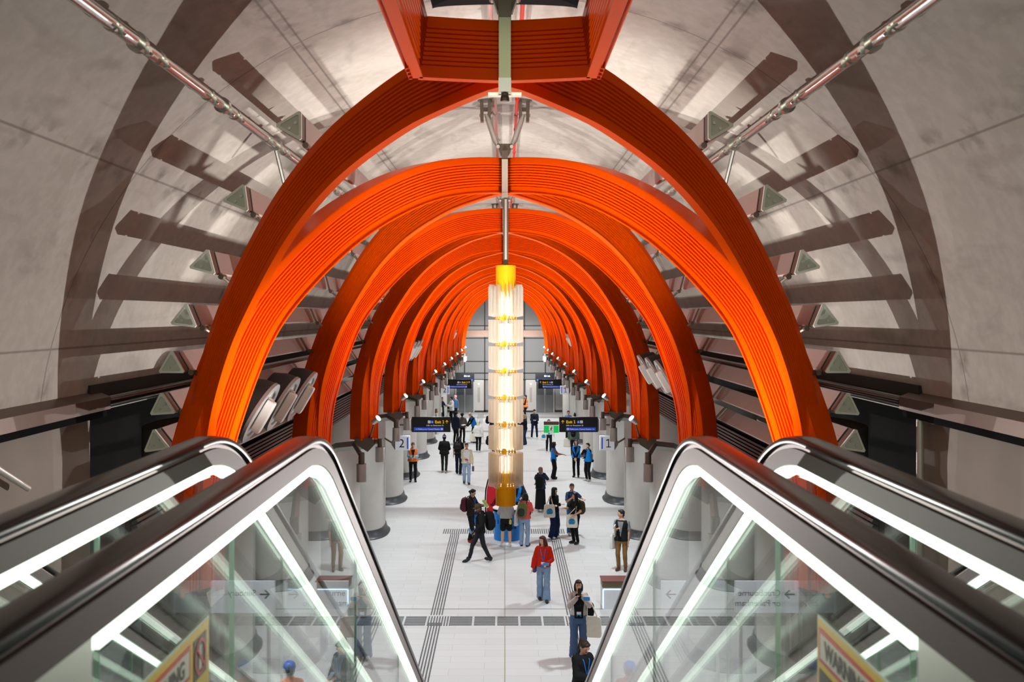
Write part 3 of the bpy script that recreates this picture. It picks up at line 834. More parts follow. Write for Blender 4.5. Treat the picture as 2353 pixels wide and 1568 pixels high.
def signs():
    for s in (-1, 1):
        for k, (Y, zt) in enumerate(((38.8, 3.32), (63.0, 3.22), (69.6, 3.22))):
            lift = k == 2
            x0, x1 = (s * 3.62, s * 2.12) if not lift else (s * 3.46, s * 2.14)
            xl, xr = min(x0, x1), max(x0, x1)
            h = .585
            near = ['nearer', 'farther', ''][k]
            if lift: lab = 'black hanging sign reading Lift in front of the lift doors on the ' + side(s)
            else: lab = 'black hanging exit sign with yellow lettering, %s of the two on the %s' % (near, side(s))
            t = thing('hanging_sign', lab, 'sign', (s * 2.87, Y, zt - h))
            MB().box(((xl + xr) / 2, Y, zt - h / 2), (xr - xl, .10, h)).build('sign_box', SIGN_BLK, t)
            xo = s * 3.62
            MB().prism([(xo, Y - .03, zt - .05), (xo, Y - .03, zt - h), (xo + s * .16, Y - .03, zt - .38), (xo + s * .16, Y - .03, zt - .24)], (0, .06, 0)).build('side_bracket', mat('bracket_grey', srgb(150, 146, 140), .45, .6, .08), t)
            MB().cyl((xo + s * .1, Y, zt - .31), (xo + s * .48, Y, zt - .31), .03, 8).build('fixing_arm', DSTEEL, t)
            M = facing(xl, Y - .053, zt - h)
            w = xr - xl
            if lift:
                ic_ = rect(.62, .34, .72, .44, M).build('lift_icon', SIGN_WHT, t); lift_icon(.62, .34, .10, M).build('lift_symbol', SIGN_BLK, ic_)
                ic_ = rect(.735, .34, .835, .44, M).build('wheelchair_icon', SIGN_BLU, t); wheelchair(.735, .34, .10, M).build('wheelchair_symbol', SIGN_WHT, ic_)
                text_mb('Lift', .13, M @ Matrix.Translation((.86, .345, .005))).build('sign_text', SIGN_WHT, t)
                rect(.1, .05, w - .1, .17, M).build('blue_bar', SIGN_BLU, t)
                continue
            ic = .105; yi = .345
            if s < 0:
                xs = dict(l=.625, wch=.745, ex=.90, ar=1.30, ta=1.24, al='RIGHT', bx=.08, bx2=1.235)
            else:
                xs = dict(l=.81, wch=.69, ex=.265, ar=.07, ta=.265, al='LEFT', bx=.265, bx2=1.42)
            ic_ = rect(xs['l'], yi, xs['l'] + ic, yi + ic, M).build('lift_icon', SIGN_WHT, t); lift_icon(xs['l'], yi, ic, M).build('lift_symbol', SIGN_BLK, ic_)
            ic_ = rect(xs['wch'], yi, xs['wch'] + ic, yi + ic, M).build('wheelchair_icon', SIGN_BLU, t); wheelchair(xs['wch'], yi, ic, M).build('wheelchair_symbol', SIGN_WHT, ic_)
            join(text_mb('Exit', .155, M @ Matrix.Translation((xs['ex'], yi, .005)), bold=.003), numeral_one(xs['ex'] + .288, yi, .112, M, .17)).build('exit_text', SIGN_YEL, t)
            arrow(xs['ar'], yi - .01, .13, M).build('arrow', SIGN_YEL, t)
            text_mb('Lifts to Swanston St', .083, M @ Matrix.Translation((xs['ta'], .235, .005)), align=xs['al']).build('lift_text', SIGN_WHT, t)
            rect(xs['bx'], .055, xs['bx2'], .185, M).build('blue_bar', SIGN_BLU, t)
            if s < 0:
                text_mb('Melbourne Central Station', .079, M @ Matrix.Translation((1.10, .092, .006)), align='RIGHT').build('station_text', SIGN_WHT, t)
                text_mb('90m', .05, M @ Matrix.Translation((.15, .1, .006))).build('distance_text', SIGN_WHT, t)
                cx = 1.17
            else:
                text_mb('Melbourne Central Station', .079, M @ Matrix.Translation((.40, .092, .006))).build('station_text', SIGN_WHT, t)
                text_mb('90m', .05, M @ Matrix.Translation((1.37, .1, .006)), align='RIGHT').build('distance_text', SIGN_WHT, t)
                cx = .335
            b = MB()
            for i in range(16):
                a0, a1 = 2 * PI * i / 16, 2 * PI * (i + 1) / 16
                b.quad(*[M @ Vector((cx + r * math.cos(a), .12 + r * math.sin(a), .006)) for r, a in ((.042, a0), (.042, a1), (.022, a1), (.022, a0))])
            b.build('round_symbol', SIGN_WHT, t)
        # platform numbers
        for k, (Y, sx) in enumerate(((33.4, 3.43), (57.0, 3.42))):
            num = '2' if s < 0 else '1'
            zt, q = 3.24, .48
            t = thing('platform_sign', 'white square platform sign with a black numeral %s, %s from the escalators' % ('two' if s < 0 else 'one', ORD[k]), 'sign', (s * sx, Y, zt - q))
            MB().box((s * sx, Y, zt - q / 2), (q, .12, q)).build('sign_box', NUM_WHT, t)
            MB().prism([(s * (sx + q / 2), Y - .05, zt), (s * (sx + q / 2), Y - .05, zt - q), (s * (sx + q / 2 + .13), Y - .02, zt - .3), (s * (sx + q / 2 + .13), Y - .02, zt - .18)], (0, .1, 0)).build('side_bracket', mat('bracket_grey', srgb(150, 146, 140), .45, .6, .08), t)
            MB().tube([(s * (sx + q / 2 + .1), Y, zt - .24), (s * (sx + .7), Y, zt - .02), (s * 4.1, Y, zt + .06)], .03, 8).build('fixing_arm', DSTEEL, t)
            M = facing(s * sx - q / 2, Y - .062, zt - q)
            (text_mb(num, .40, M @ Matrix.Translation((.215, .10, .003)), align='CENTER') if s < 0 else numeral_one(.185, .10, .28, M, .11)).build('numeral', SIGN_BLK, t)
            bx = .39 if s < 0 else .05
            rect(bx, .05, bx + .042, .43, M).build('blue_bar', SIGN_BLU, t)
    # green running-man sign
    Y = 38.6
    t = thing('emergency_exit_sign', 'green running man exit sign beside the nearer platform-one hanging sign', 'sign', (1.8, Y, 2.73))
    MB().box((1.8, Y, 2.87), (.57, .08, .28)).build('sign_box', mat('exit_green', srgb(22, 168, 84), .4, 0, .02, emit=srgb(10, 170, 80), es=.9), t)
    MB().box((1.8, Y, 3.10), (.58, .10, .13)).build('housing', mat('sign_housing', srgb(128, 112, 102), .45, .5), t)
    MB().box((1.8, Y, 3.025), (.58, .09, .03)).build('light_lip', SIGN_WHT, t)
    MB().cyl((2.09, Y + .05, 3.1), (2.2, Y + .18, 3.1), .02, 8).build('fixing_arm', DSTEEL, t)
    M = facing(1.515, Y - .043, 2.73)
    rect(.20, .015, .37, .265, M).build('white_door', SIGN_WHT, t)
    g = MB()
    P = lambda u, v: M @ Vector((u, v, .006))
    g.add([P(.305 + .022 * math.cos(a), .225 + .022 * math.sin(a)) for a in [2 * PI * i / 12 for i in range(12)]], [tuple(range(12))])
    for p, q, wd in (((.295, .20), (.27, .12), .035), ((.27, .125), (.315, .10), .022), ((.315, .10), (.30, .04), .02), ((.268, .12), (.24, .075), .022), ((.24, .075), (.195, .07), .018), ((.295, .19), (.335, .16), .016), ((.335, .16), (.355, .175), .014), ((.285, .19), (.25, .175), .016), ((.25, .175), (.24, .14), .014)):
        u = Vector((q[0] - p[0], q[1] - p[1])).normalized(); n = Vector((-u.y, u.x)) * wd / 2
        g.quad(P(p[0] + n.x, p[1] + n.y), P(p[0] - n.x, p[1] - n.y), P(q[0] - n.x, q[1] - n.y), P(q[0] + n.x, q[1] + n.y))
    g.build('running_figure', mat('exit_green_figure', srgb(16, 140, 70), .4, 0, 0), t)
    # free-standing line boards near the escalator foot (read in the glass)
    for s, lines in ((-1, ('Cranbourne', 'or Pakenham')), (1, ('Sunbury',))):
        Y = 19.6; x0 = 3.1 if s > 0 else -4.3
        t = thing('line_board', 'white board lettered %s on the %s behind the escalator' % (lines[0], side(s)), 'sign', (x0 + .6, Y, 0))
        MB().box((x0 + .6, Y, 1.75), (1.25, .08, .62)).build('board', NUM_WHT, t)
        for e in (.1, 1.1): MB().box((x0 + e, Y + .02, .75), (.06, .05, 1.5)).build('post', STEEL, t)
        M = facing(x0, Y - .045, 1.44)
        for i, l in enumerate(lines): text_mb(l, .17, M @ Matrix.Translation((.33, .34 - .2 * i, .003))).build('line_text', SIGN_BLK, t)
        arrow(.06, .27, .2, M, R(-90 if s < 0 else 90)).build('arrow', SIGN_BLK, t)

def hall_things():
    # round help desk
    c = floor_at(1166, 1243); c.y += .2
    t = thing('help_desk', 'round blue help desk with a white top under the pendant lamp', 'desk', c)
    blue = mat('desk_blue', srgb(18, 128, 214), .45, 0, .03)
    MB().lathe([(.44, 0), (.44, .95)], c, 40).build('drum', blue, t, smooth=True)
    MB().lathe([(.47, .95), (.47, 1.02)], c, 40).build('top_band', BLACK, t, smooth=True)
    MB().lathe([(.48, 1.02), (.48, 1.045)], c, 40).build('desk_top', WHITE, t, smooth=True)
    MB().lathe([(.47, 0), (.47, .02)], c, 40).build('foot_ring', WHITE, t, smooth=True)
    lb = mat('desk_letter', srgb(10, 20, 50), .5, 0, 0)
    def curved(body, size, z, a0, m, nm):
        b = text_mb(body, size, Matrix.Identity(4), align='CENTER', bold=.004)
        v2 = []
        for v in b.v:
            a = -PI / 2 + a0 + v.x / .445
            v2.append(Vector((c.x + .446 * math.cos(a), c.y + .446 * math.sin(a), z + v.y)))
        b.v = v2; b.build(nm, m, t)
    curved('5 new train', .16, .58, 0, lb, 'desk_text'); curved('stations', .16, .42, .12, lb, 'desk_text')
    o = MB().box((c.x - .12, c.y + .1, 1.055), (.3, .22, .02)).build('leaflet_pile', mat('leaflet_paper', srgb(214, 214, 226), .6), org=(c.x - .12, c.y + .1, 1.045))
    tag(o, 'pale leaflets lying on the round blue help desk', 'leaflets')
    # teardrop banner
    c = floor_at(1141, 1205)
    t = thing('feather_banner', 'red teardrop banner lettered State Library behind the help desk', 'banner', c)
    pts = [(-.36, .35), (-.38, .8), (-.36, 1.2), (-.28, 1.55), (-.12, 1.78), (.1, 1.85), (.3, 1.75), (.38, 1.55), (.34, 1.3), (.12, .85), (-.12, .45), (-.28, .28)]
    MB().prism([(c.x + a + .02, c.y, b) for a, b in pts], (0, .012, 0)).build('cloth', mat('banner_red', srgb(196, 14, 30), .7), t)
    MB().tube([(c.x - .30, c.y, .0)] + [(c.x + a - .015, c.y, b) for a, b in pts[:7]], .022, 8).build('pole', BLACK, t)
    MB().lathe([(.26, 0), (.26, .03), (.03, .05)], c, 20).build('foot_plate', DSTEEL, t)
    M = facing(c.x - .12, c.y - .004, .60) @ Matrix.Rotation(R(62), 4, 'Z')
    text_mb('State Library', .17, M, bold=.004).build('banner_text', BLACK, t)
    M = facing(c.x - .02, c.y - .004, 1.52)
    b = MB()
    for i in range(10):
        a0, a1 = R(30 + 30 * i), R(60 + 30 * i)
        b.quad(*[M @ Vector((r * math.cos(a), r * math.sin(a), 0)) for r, a in ((.1, a0), (.1, a1), (.06, a1), (.06, a0))])
    b.quad(*[M @ Vector(p) for p in ((-.03, .0, 0), (.06, .03, 0), (.06, -.03, 0), (-.02, -.05, 0))])
    b.build('round_emblem', BLACK, t)
    # brochure crate stand behind
    c = floor_at(1196, 1190)
    t = thing('brochure_stand', 'grey brochure stand with a striped rack behind the help desk', 'stand', c)
    MB().box((c.x, c.y, .45), (.36, .3, .9)).build('cabinet', mat('stand_grey', srgb(140, 140, 142), .5), t)
    b = MB()
    for k in range(6): b.box((c.x - .14 + k * .056, c.y - .1, 1.0), (.012, .012, .2))
    b.box((c.x, c.y - .1, 1.1), (.34, .014, .014)).box((c.x, c.y - .1, .905), (.34, .02, .014)).build('rack_bars', WHITE, t)
    # lit information plinth
    Y = 24.9; x0 = 2.42
    t = thing('information_plinth', 'white information plinth with a bronze top and glowing edges', 'plinth', (x0 + .4, Y, 0))
    MB().box((x0 + .4, Y + .02, .26), (.8, .5, .52)).build('cabinet', mat('plinth_white', srgb(214, 216, 218), .3), t)
    MB().box((x0 + .4, Y + .05, .60), (.8, .44, .16)).build('bronze_top', mat('plinth_bronze', srgb(122, 112, 86), .4, .5), t)
    MB().box((x0 + .4, Y, .695), (.84, .56, .02)).build('top_edge', mat('plinth_red', srgb(110, 40, 26), .5), t)
    e = mat('plinth_edge_glow', (1, 1, 1), .4, 0, 0, emit=(.45, .75, 1.0), es=2.2)
    MB().box((x0 + .015, Y - .24, .26), (.02, .012, .46)).box((x0 + .4, Y - .24, .495), (.74, .012, .015)).build('edge_light', e, t)
    # notice on a column
    t = thing('notice_panel', 'small black notice with a white header on a platform-one side column', 'notice', (4.72, YF(6) - 1.2, .8))
    MB().box((4.72, YF(6) - 1.175, 1.16), (.26, .06, .50)).build('notice_face', SIGN_BLK, t)
    MB().box((4.72, YF(6) - 1.178, 1.42), (.26, .06, .05)).build('header', WHITE, t)
    b = MB()
    for k in range(5): b.box((4.72, YF(6) - 1.207, 1.34 - k * .08), (.2, .004, .02))
    b.build('notice_lines', mat('notice_grey', srgb(90, 90, 92), .5), t)
    # sloping rail on the side wall
    o = MB().tube([(-3.88, 6.9, z_(-.90)), (-3.88, 7.6, z_(-1.17)), (-3.88, 8.1, z_(-1.41))], .028, 10).build('wall_rail', STEEL, smooth=True, org=(-3.9, 7.6, z_(-1.1)))
    tag(o, 'sloping steel wall rail beyond the outer escalator on the platform-two side', 'rail')

# ------------------------------------------------------------------ escalators
BEND, RB = 3.55, 1.2
def esc_path(d, y0, y1, n_arc=10):
    """points (y, z) of a line d below the handrail top"""
    r = RB - d
    out = [(y0, -.44 - d)] if y0 < BEND else []
    end = None
    if y1 <= BEND: return [(y0, -.44 - d), (y1, -.44 - d)]
    for i in range(n_arc + 1):
        a = R(30) * i / n_arc
        out.append((BEND + r * math.sin(a), -.44 - RB + r * math.cos(a)))
    out = [p for p in out if p[0] >= y0 - 1e-6]
    ya, za = BEND + r * .5, -.44 - RB + r * math.cos(R(30))
    t3 = math.tan(R(30))
    zend = -6.30 - d
    yb = ya + (za - zend) / t3
    if y0 > ya: out = [(y0, za - (y0 - ya) * t3)]
    if y1 <= yb: out.append((y1, za - (y1 - ya) * t3))
    else:
        out.append((yb, zend))
        out.append((y1, zend))
    return [p for i, p in enumerate(out) if i == 0 or math.dist(p, out[i - 1]) > 1e-5]
def esc_sweep(x, w, d0, d1, y0, y1, round_=False):
    """bar swept along the handrail line: width w, between depths d0 and d1"""
    P = esc_path((d0 + d1) / 2, y0, y1)
    rings = []
    for i, (y, z) in enumerate(P):
        a, b = P[max(i - 1, 0)], P[min(i + 1, len(P) - 1)]
        ty, tz = b[0] - a[0], b[1] - a[1]; l = math.hypot(ty, tz)
        ny, nz = -tz / l, ty / l
        h = (d1 - d0) / 2
        if round_:
            rg = []
            for j in range(14):
                an = 2 * PI * j / 14
                u = math.copysign(abs(math.cos(an)) ** .6, math.cos(an)) * w / 2; v = math.copysign(abs(math.sin(an)) ** .6, math.sin(an)) * h
                rg.append(Vector((x + u, y + ny * v, H0 + z + nz * v)))
        else:
            rg = [Vector((x + u * w / 2, y + ny * v * h, H0 + z + nz * v * h)) for u, v in ((-1, -1), (1, -1), (1, 1), (-1, 1))]
        rings.append(rg)
    return MB().ring_tube(rings)

def escalators():
    Y1 = 15.4
    for e, (xa, xb, lab) in enumerate(((-2.55, -1.09, 'glass-sided escalator with lit strips, on the platform-two side of the middle one'),
                                       (-.73, .73, 'glass-sided escalator in the middle, with yellow warning stickers on its glass'),
                                       (1.09, 2.55, 'glass-sided escalator with lit strips, on the platform-one side of the middle one'))):
        xm = (xa + xb) / 2
        t = thing('escalator', lab, 'escalator', (xm, 8.5, 0), 'escalators')
        for x, inn in ((xa, 1), (xb, -1)):
            esc_sweep(x, .085, 0, .034, -1.3, Y1, True).build('handrail', RUBBER, t, smooth=True)
            esc_sweep(x, .05, .030, .050, -1.3, Y1).build('rail_groove', GROOVE, t)
            esc_sweep(x, .066, .046, .105, -1.3, Y1).build('top_profile', SATIN, t, smooth=True)
            esc_sweep(x, .058, .110, .138, 1.72, Y1 - .5).build('light_strip', LED, t)
            esc_sweep(x, .05, .105, .95, -1.3, 1.70).build('end_panel', PANEL_ST, t)
            cuts = [1.72, 2.66, 4.86, 6.8, 8.75, 10.7, 12.6, 14.4]
            for a, b in zip(cuts[:-1], cuts[1:]):
                T = esc_path(.15, a + .004, b - .004); Bm = esc_path(.95, a + .004, b - .004)
                # same number of samples on both edges
                n = 14
                def samp(P):
                    ys = [P[0][0] + (P[-1][0] - P[0][0]) * i / (n - 1) for i in range(n)]; o = []
                    for yy in ys:
                        for (p, q) in zip(P[:-1], P[1:]):
                            if p[0] - 1e-6 <= yy <= q[0] + 1e-6:
                                f = (yy - p[0]) / max(q[0] - p[0], 1e-9); o.append((yy, p[1] + (q[1] - p[1]) * f)); break
                        else: o.append(P[-1])
                    return o
                rings = [[Vector((x - .006, p[0], H0 + p[1])), Vector((x + .006, p[0], H0 + p[1])), Vector((x + .006, q[0], H0 + q[1])), Vector((x - .006, q[0], H0 + q[1]))] for p, q in zip(samp(T), samp(Bm))]
                g = MB().ring_tube(rings).build('glass_panel', GLASS, t)
                g.data.materials.append(GLASS_EDGE)
                for p in g.data.polygons:
                    if abs(p.normal.x) < .5: p.material_index = 1
            esc_sweep(x + inn * .10, .16, .95, 1.02, -1.3, Y1).build('inner_deck', SATIN, t, smooth=True)
            esc_sweep(x - inn * .085, .17, .95, 1.02, -1.3, Y1).build('outer_deck', SATIN, t, smooth=True)
            esc_sweep(x - inn * .14, .03, 1.02, 2.0, 3.2, Y1).build('side_cladding', SATIN, t)
        # stepped treads
        b = MB()
        y = 3.35; z = -1.45; w = (xb - xa) - .36
        b.box((xm, 1.0, H0 - 1.46), (w, 4.7, .02))
        while z > -H0 + .25:
            b.box((xm, y + .2, H0 + z - .02 - .115), (w, .40, .23)); y += .40; z -= .231
        b.build('step_flight', STEPM, t)
        if e == 1: bot = (y, z)
    # warning stickers
    for s, ya, yb, zt in ((-1, 1.90, 2.42, -.731), (1, 1.77, 2.29, -.69)):
        x = s * .722
        t = thing('warning_sticker', 'yellow warning sticker on the glass of the middle escalator, %s' % side(s), 'sticker', (x, (ya + yb) / 2, z_(zt - .4)))
        # local frame: u to the reader's right, v up, facing the middle
        if s < 0: M = Matrix(((0, 0, 1, x), (1, 0, 0, ya), (0, 1, 0, z_(zt - .44)), (0, 0, 0, 1)))
        else: M = Matrix(((0, 0, -1, x), (-1, 0, 0, yb), (0, 1, 0, z_(zt - .44)), (0, 0, 0, 1)))
        L = yb - ya; Hh = .44
        wht = mat('sticker_edge', srgb(214, 222, 206), .5, 0, 0); yel = mat('sticker_yellow', srgb(246, 214, 30), .5, 0, 0)
        red = mat('sticker_red', srgb(222, 62, 28), .5, 0, 0); pic = mat('sticker_dark', srgb(58, 66, 48), .5, 0, 0)
        pap = mat('sticker_white', srgb(236, 240, 226), .5, 0, 0); blk = mat('sticker_black', srgb(20, 20, 18), .5, 0, 0)
        rect(0, 0, L, Hh, M, .003).build('backing', wht, t)
        Z = lambda k: M @ Matrix.Translation((0, 0, .003 + .0012 * k))
        rect(.006, .006, L - .006, Hh - .006, Z(0), .001).build('yellow_field', yel, t)
        rect(.018, Hh - .098, L - .15, Hh - .022, Z(1), .001).build('red_frame', red, t)
        wf = rect(.030, Hh - .088, L - .162, Hh - .032, Z(2), .001).build('white_field', pap, t)
        text_mb('WARNING', .054, Z(3) @ Matrix.Translation(((L - .132) / 2, Hh - .078, .001)), align='CENTER', bold=.0012).build('warning_text', blk, wf)
        for k in range(3):
            v = Hh - .12 - k * .125
            pp = rect(L - .125, v, L - .03, v + .095, Z(1), .001).build('pictogram_panel', pic, t)
            b = MB(); Q = Z(2); cx, cy = L - .0775, v + .0475
            for i in range(20):
                a0, a1 = 2 * PI * i / 20, 2 * PI * (i + 1) / 20
                b.quad(*[Q @ Vector((cx + r * math.cos(a), cy + r * math.sin(a), .001)) for r, a in ((.043, a0), (.043, a1), (.034, a1), (.034, a0))])
            b.quad(*[Q @ Vector((cx + u, cy + w2, .0015)) for u, w2 in ((-.032, .026), (-.026, .032), (.032, -.026), (.026, -.032))])
            b.build('ban_ring', red, pp)
            b = MB(); 
            b.quad(*[Q @ Vector((cx + u, cy + w2, .0005)) for u, w2 in ((-.012, -.03), (.012, -.03), (.008, .012), (-.008, .012))])
            b.add([Q @ Vector((cx + .009 * math.cos(2 * PI * i / 10), cy + .02 + .009 * math.sin(2 * PI * i / 10), .0005)) for i in range(10)], [tuple(range(10))])
            b.build('figure', pap, pp)
        pp = rect(.02, .03, L * .34, Hh - .115, Z(1), .001).build('pictogram_panel', pic, t)
        b = MB(); Q = Z(2)
        for cx, hh in ((.07, .2), (.125, .14)):
            b.quad(*[Q @ Vector((cx + u, w2, .001)) for u, w2 in ((-.02, .05), (.02, .05), (.014, .05 + hh * .75), (-.014, .05 + hh * .75))])
            b.add([Q @ Vector((cx + .016 * math.cos(2 * PI * i / 10), .05 + hh * .87 + .016 * math.sin(2 * PI * i / 10), .001)) for i in range(10)], [tuple(range(10))])
        b.build('figure', pap, pp)
        b = MB(); Q = Z(1)
        for k in range(6): b.add(rect(L * .38, Hh - .14 - k * .045, L - .15, Hh - .125 - k * .045, Q, .001).v, [(4, 5, 6, 7)])
        b.build('text_lines', blk, t)
# ================================================================== PEOPLE
PCOUNT = [0]
FOLDED = {'trousers', 'shorts', 'shirt', 'jacket', 'jumper', 'cardigan', 'tee', 'puffer', 'hoodie', 'vest', 'hood', 'headscarf'}
def voxel(mb, name, vs, m, parent=None, smooth=3, scale=1.0):
    me = mb.mesh(name + '_src')
    o = bpy.data.objects.new(name, me); COL.objects.link(o)
    md = o.modifiers.new('r', 'REMESH'); md.mode = 'VOXEL'; md.voxel_size = vs
    dg = bpy.context.evaluated_depsgraph_get()
    m2 = bpy.data.meshes.new_from_object(o.evaluated_get(dg))
    bpy.data.objects.remove(o); bpy.data.meshes.remove(me)
    bm = bmesh.new(); bm.from_mesh(m2)
    for _ in range(smooth): bmesh.ops.smooth_vert(bm, verts=bm.verts, factor=.5, use_axis_x=True, use_axis_y=True, use_axis_z=True)
    if name in FOLDED:
        bm.normal_update(); sd = Vector((PCOUNT[0] * 3.7, 1.3, 0.9))
        for v in bm.verts:
            c = v.co
            f = noise.noise(Vector((c.x * 9, c.y * 9, c.z * 15 + c.x * 5)) + sd) * .008 + noise.noise(Vector((c.x * 26, c.y * 26, c.z * 30)) + sd) * .003
            v.co = c + v.normal * f
    if scale != 1.0: bmesh.ops.scale(bm, vec=(scale,) * 3, verts=bm.verts)
    bm.to_mesh(m2); bm.free()
    m2.polygons.foreach_set('use_smooth', [True] * len(m2.polygons))
    m2.materials.clear(); m2.materials.append(m)
    m2.name = name
    o = bpy.data.objects.new(name, m2); COL.objects.link(o)
    if parent is not None: o.parent = parent
    ORG[o.name] = Vector((0, 0, 0))
    return o

TORSO = [(.76, .120, .095), (.84, .158, .112), (.91, .168, .118), (1.0, .152, .106), (1.08, .140, .098), (1.18, .146, .104), (1.28, .160, .112), (1.36, .164, .104), (1.42, .140, .084), (1.46, .085, .068), (1.50, .056, .056)]
def torso_at(z):
    for a, b in zip(TORSO[:-1], TORSO[1:]):
        if a[0] <= z <= b[0]:
            f = (z - a[0]) / (b[0] - a[0]); return a[1] + (b[1] - a[1]) * f, a[2] + (b[2] - a[2]) * f
    return TORSO[0][1:] if z < TORSO[0][0] else TORSO[-1][1:]
def torso_mb(z0, z1, inf, U, wide=1.0, flare=0.0, n=20):
    rings = []; m = 12
    for i in range(m + 1):
        z = z0 + (z1 - z0) * i / m; rx, ry = torso_at(z)
        k = flare * max(0, (1.0 - (z - z0) / max(z1 - z0, .01)))
        rings.append([U(Vector(((rx * wide + inf + k) * math.cos(2 * PI * j / n), (ry + inf + k) * math.sin(2 * PI * j / n), z))) for j in range(n)])
    return MB().ring_tube(rings)
def ik(a, t, l1, l2, pole):
    a, t = Vector(a), Vector(t); d = t - a; L = d.length
    if L > l1 + l2 - .004: t = a + d.normalized() * (l1 + l2 - .004); d = t - a; L = d.length
    d.normalize()
    k = (l1 * l1 - l2 * l2 + L * L) / (2 * L); h = math.sqrt(max(l1 * l1 - k * k, 0))
    p = Vector(pole); p = p - d * p.dot(d)
    p.normalize()
    return a + d * k + p * h, t
SKINS = {'light': srgb(222, 176, 150), 'tan': srgb(196, 142, 110), 'brown': srgb(128, 80, 56), 'mid': srgb(208, 158, 128)}
HANDS = {'down': (.25, .03, .80), 'phone': (.055, .27, 1.12), 'photo': (.05, .27, 1.50), 'clasp': (.02, .2, .88), 'fold': (-.13, .19, 1.16),
         'chin': (.02, .17, 1.46), 'chest': (.08, .22, 1.2), 'out': (.12, .42, 1.1), 'reach': (.1, .45, 1.0), 'pocket': (.2, .06, .86), 'akimbo': (.42, .1, 1.3), 'raise': (.1, .36, 1.26)}
def fabric(col):
    return mat('fabric_%d_%d_%d' % tuple(int(c) for c in col), srgb(*col), .85, 0, .10, 14, spec=.25, bump=.25)

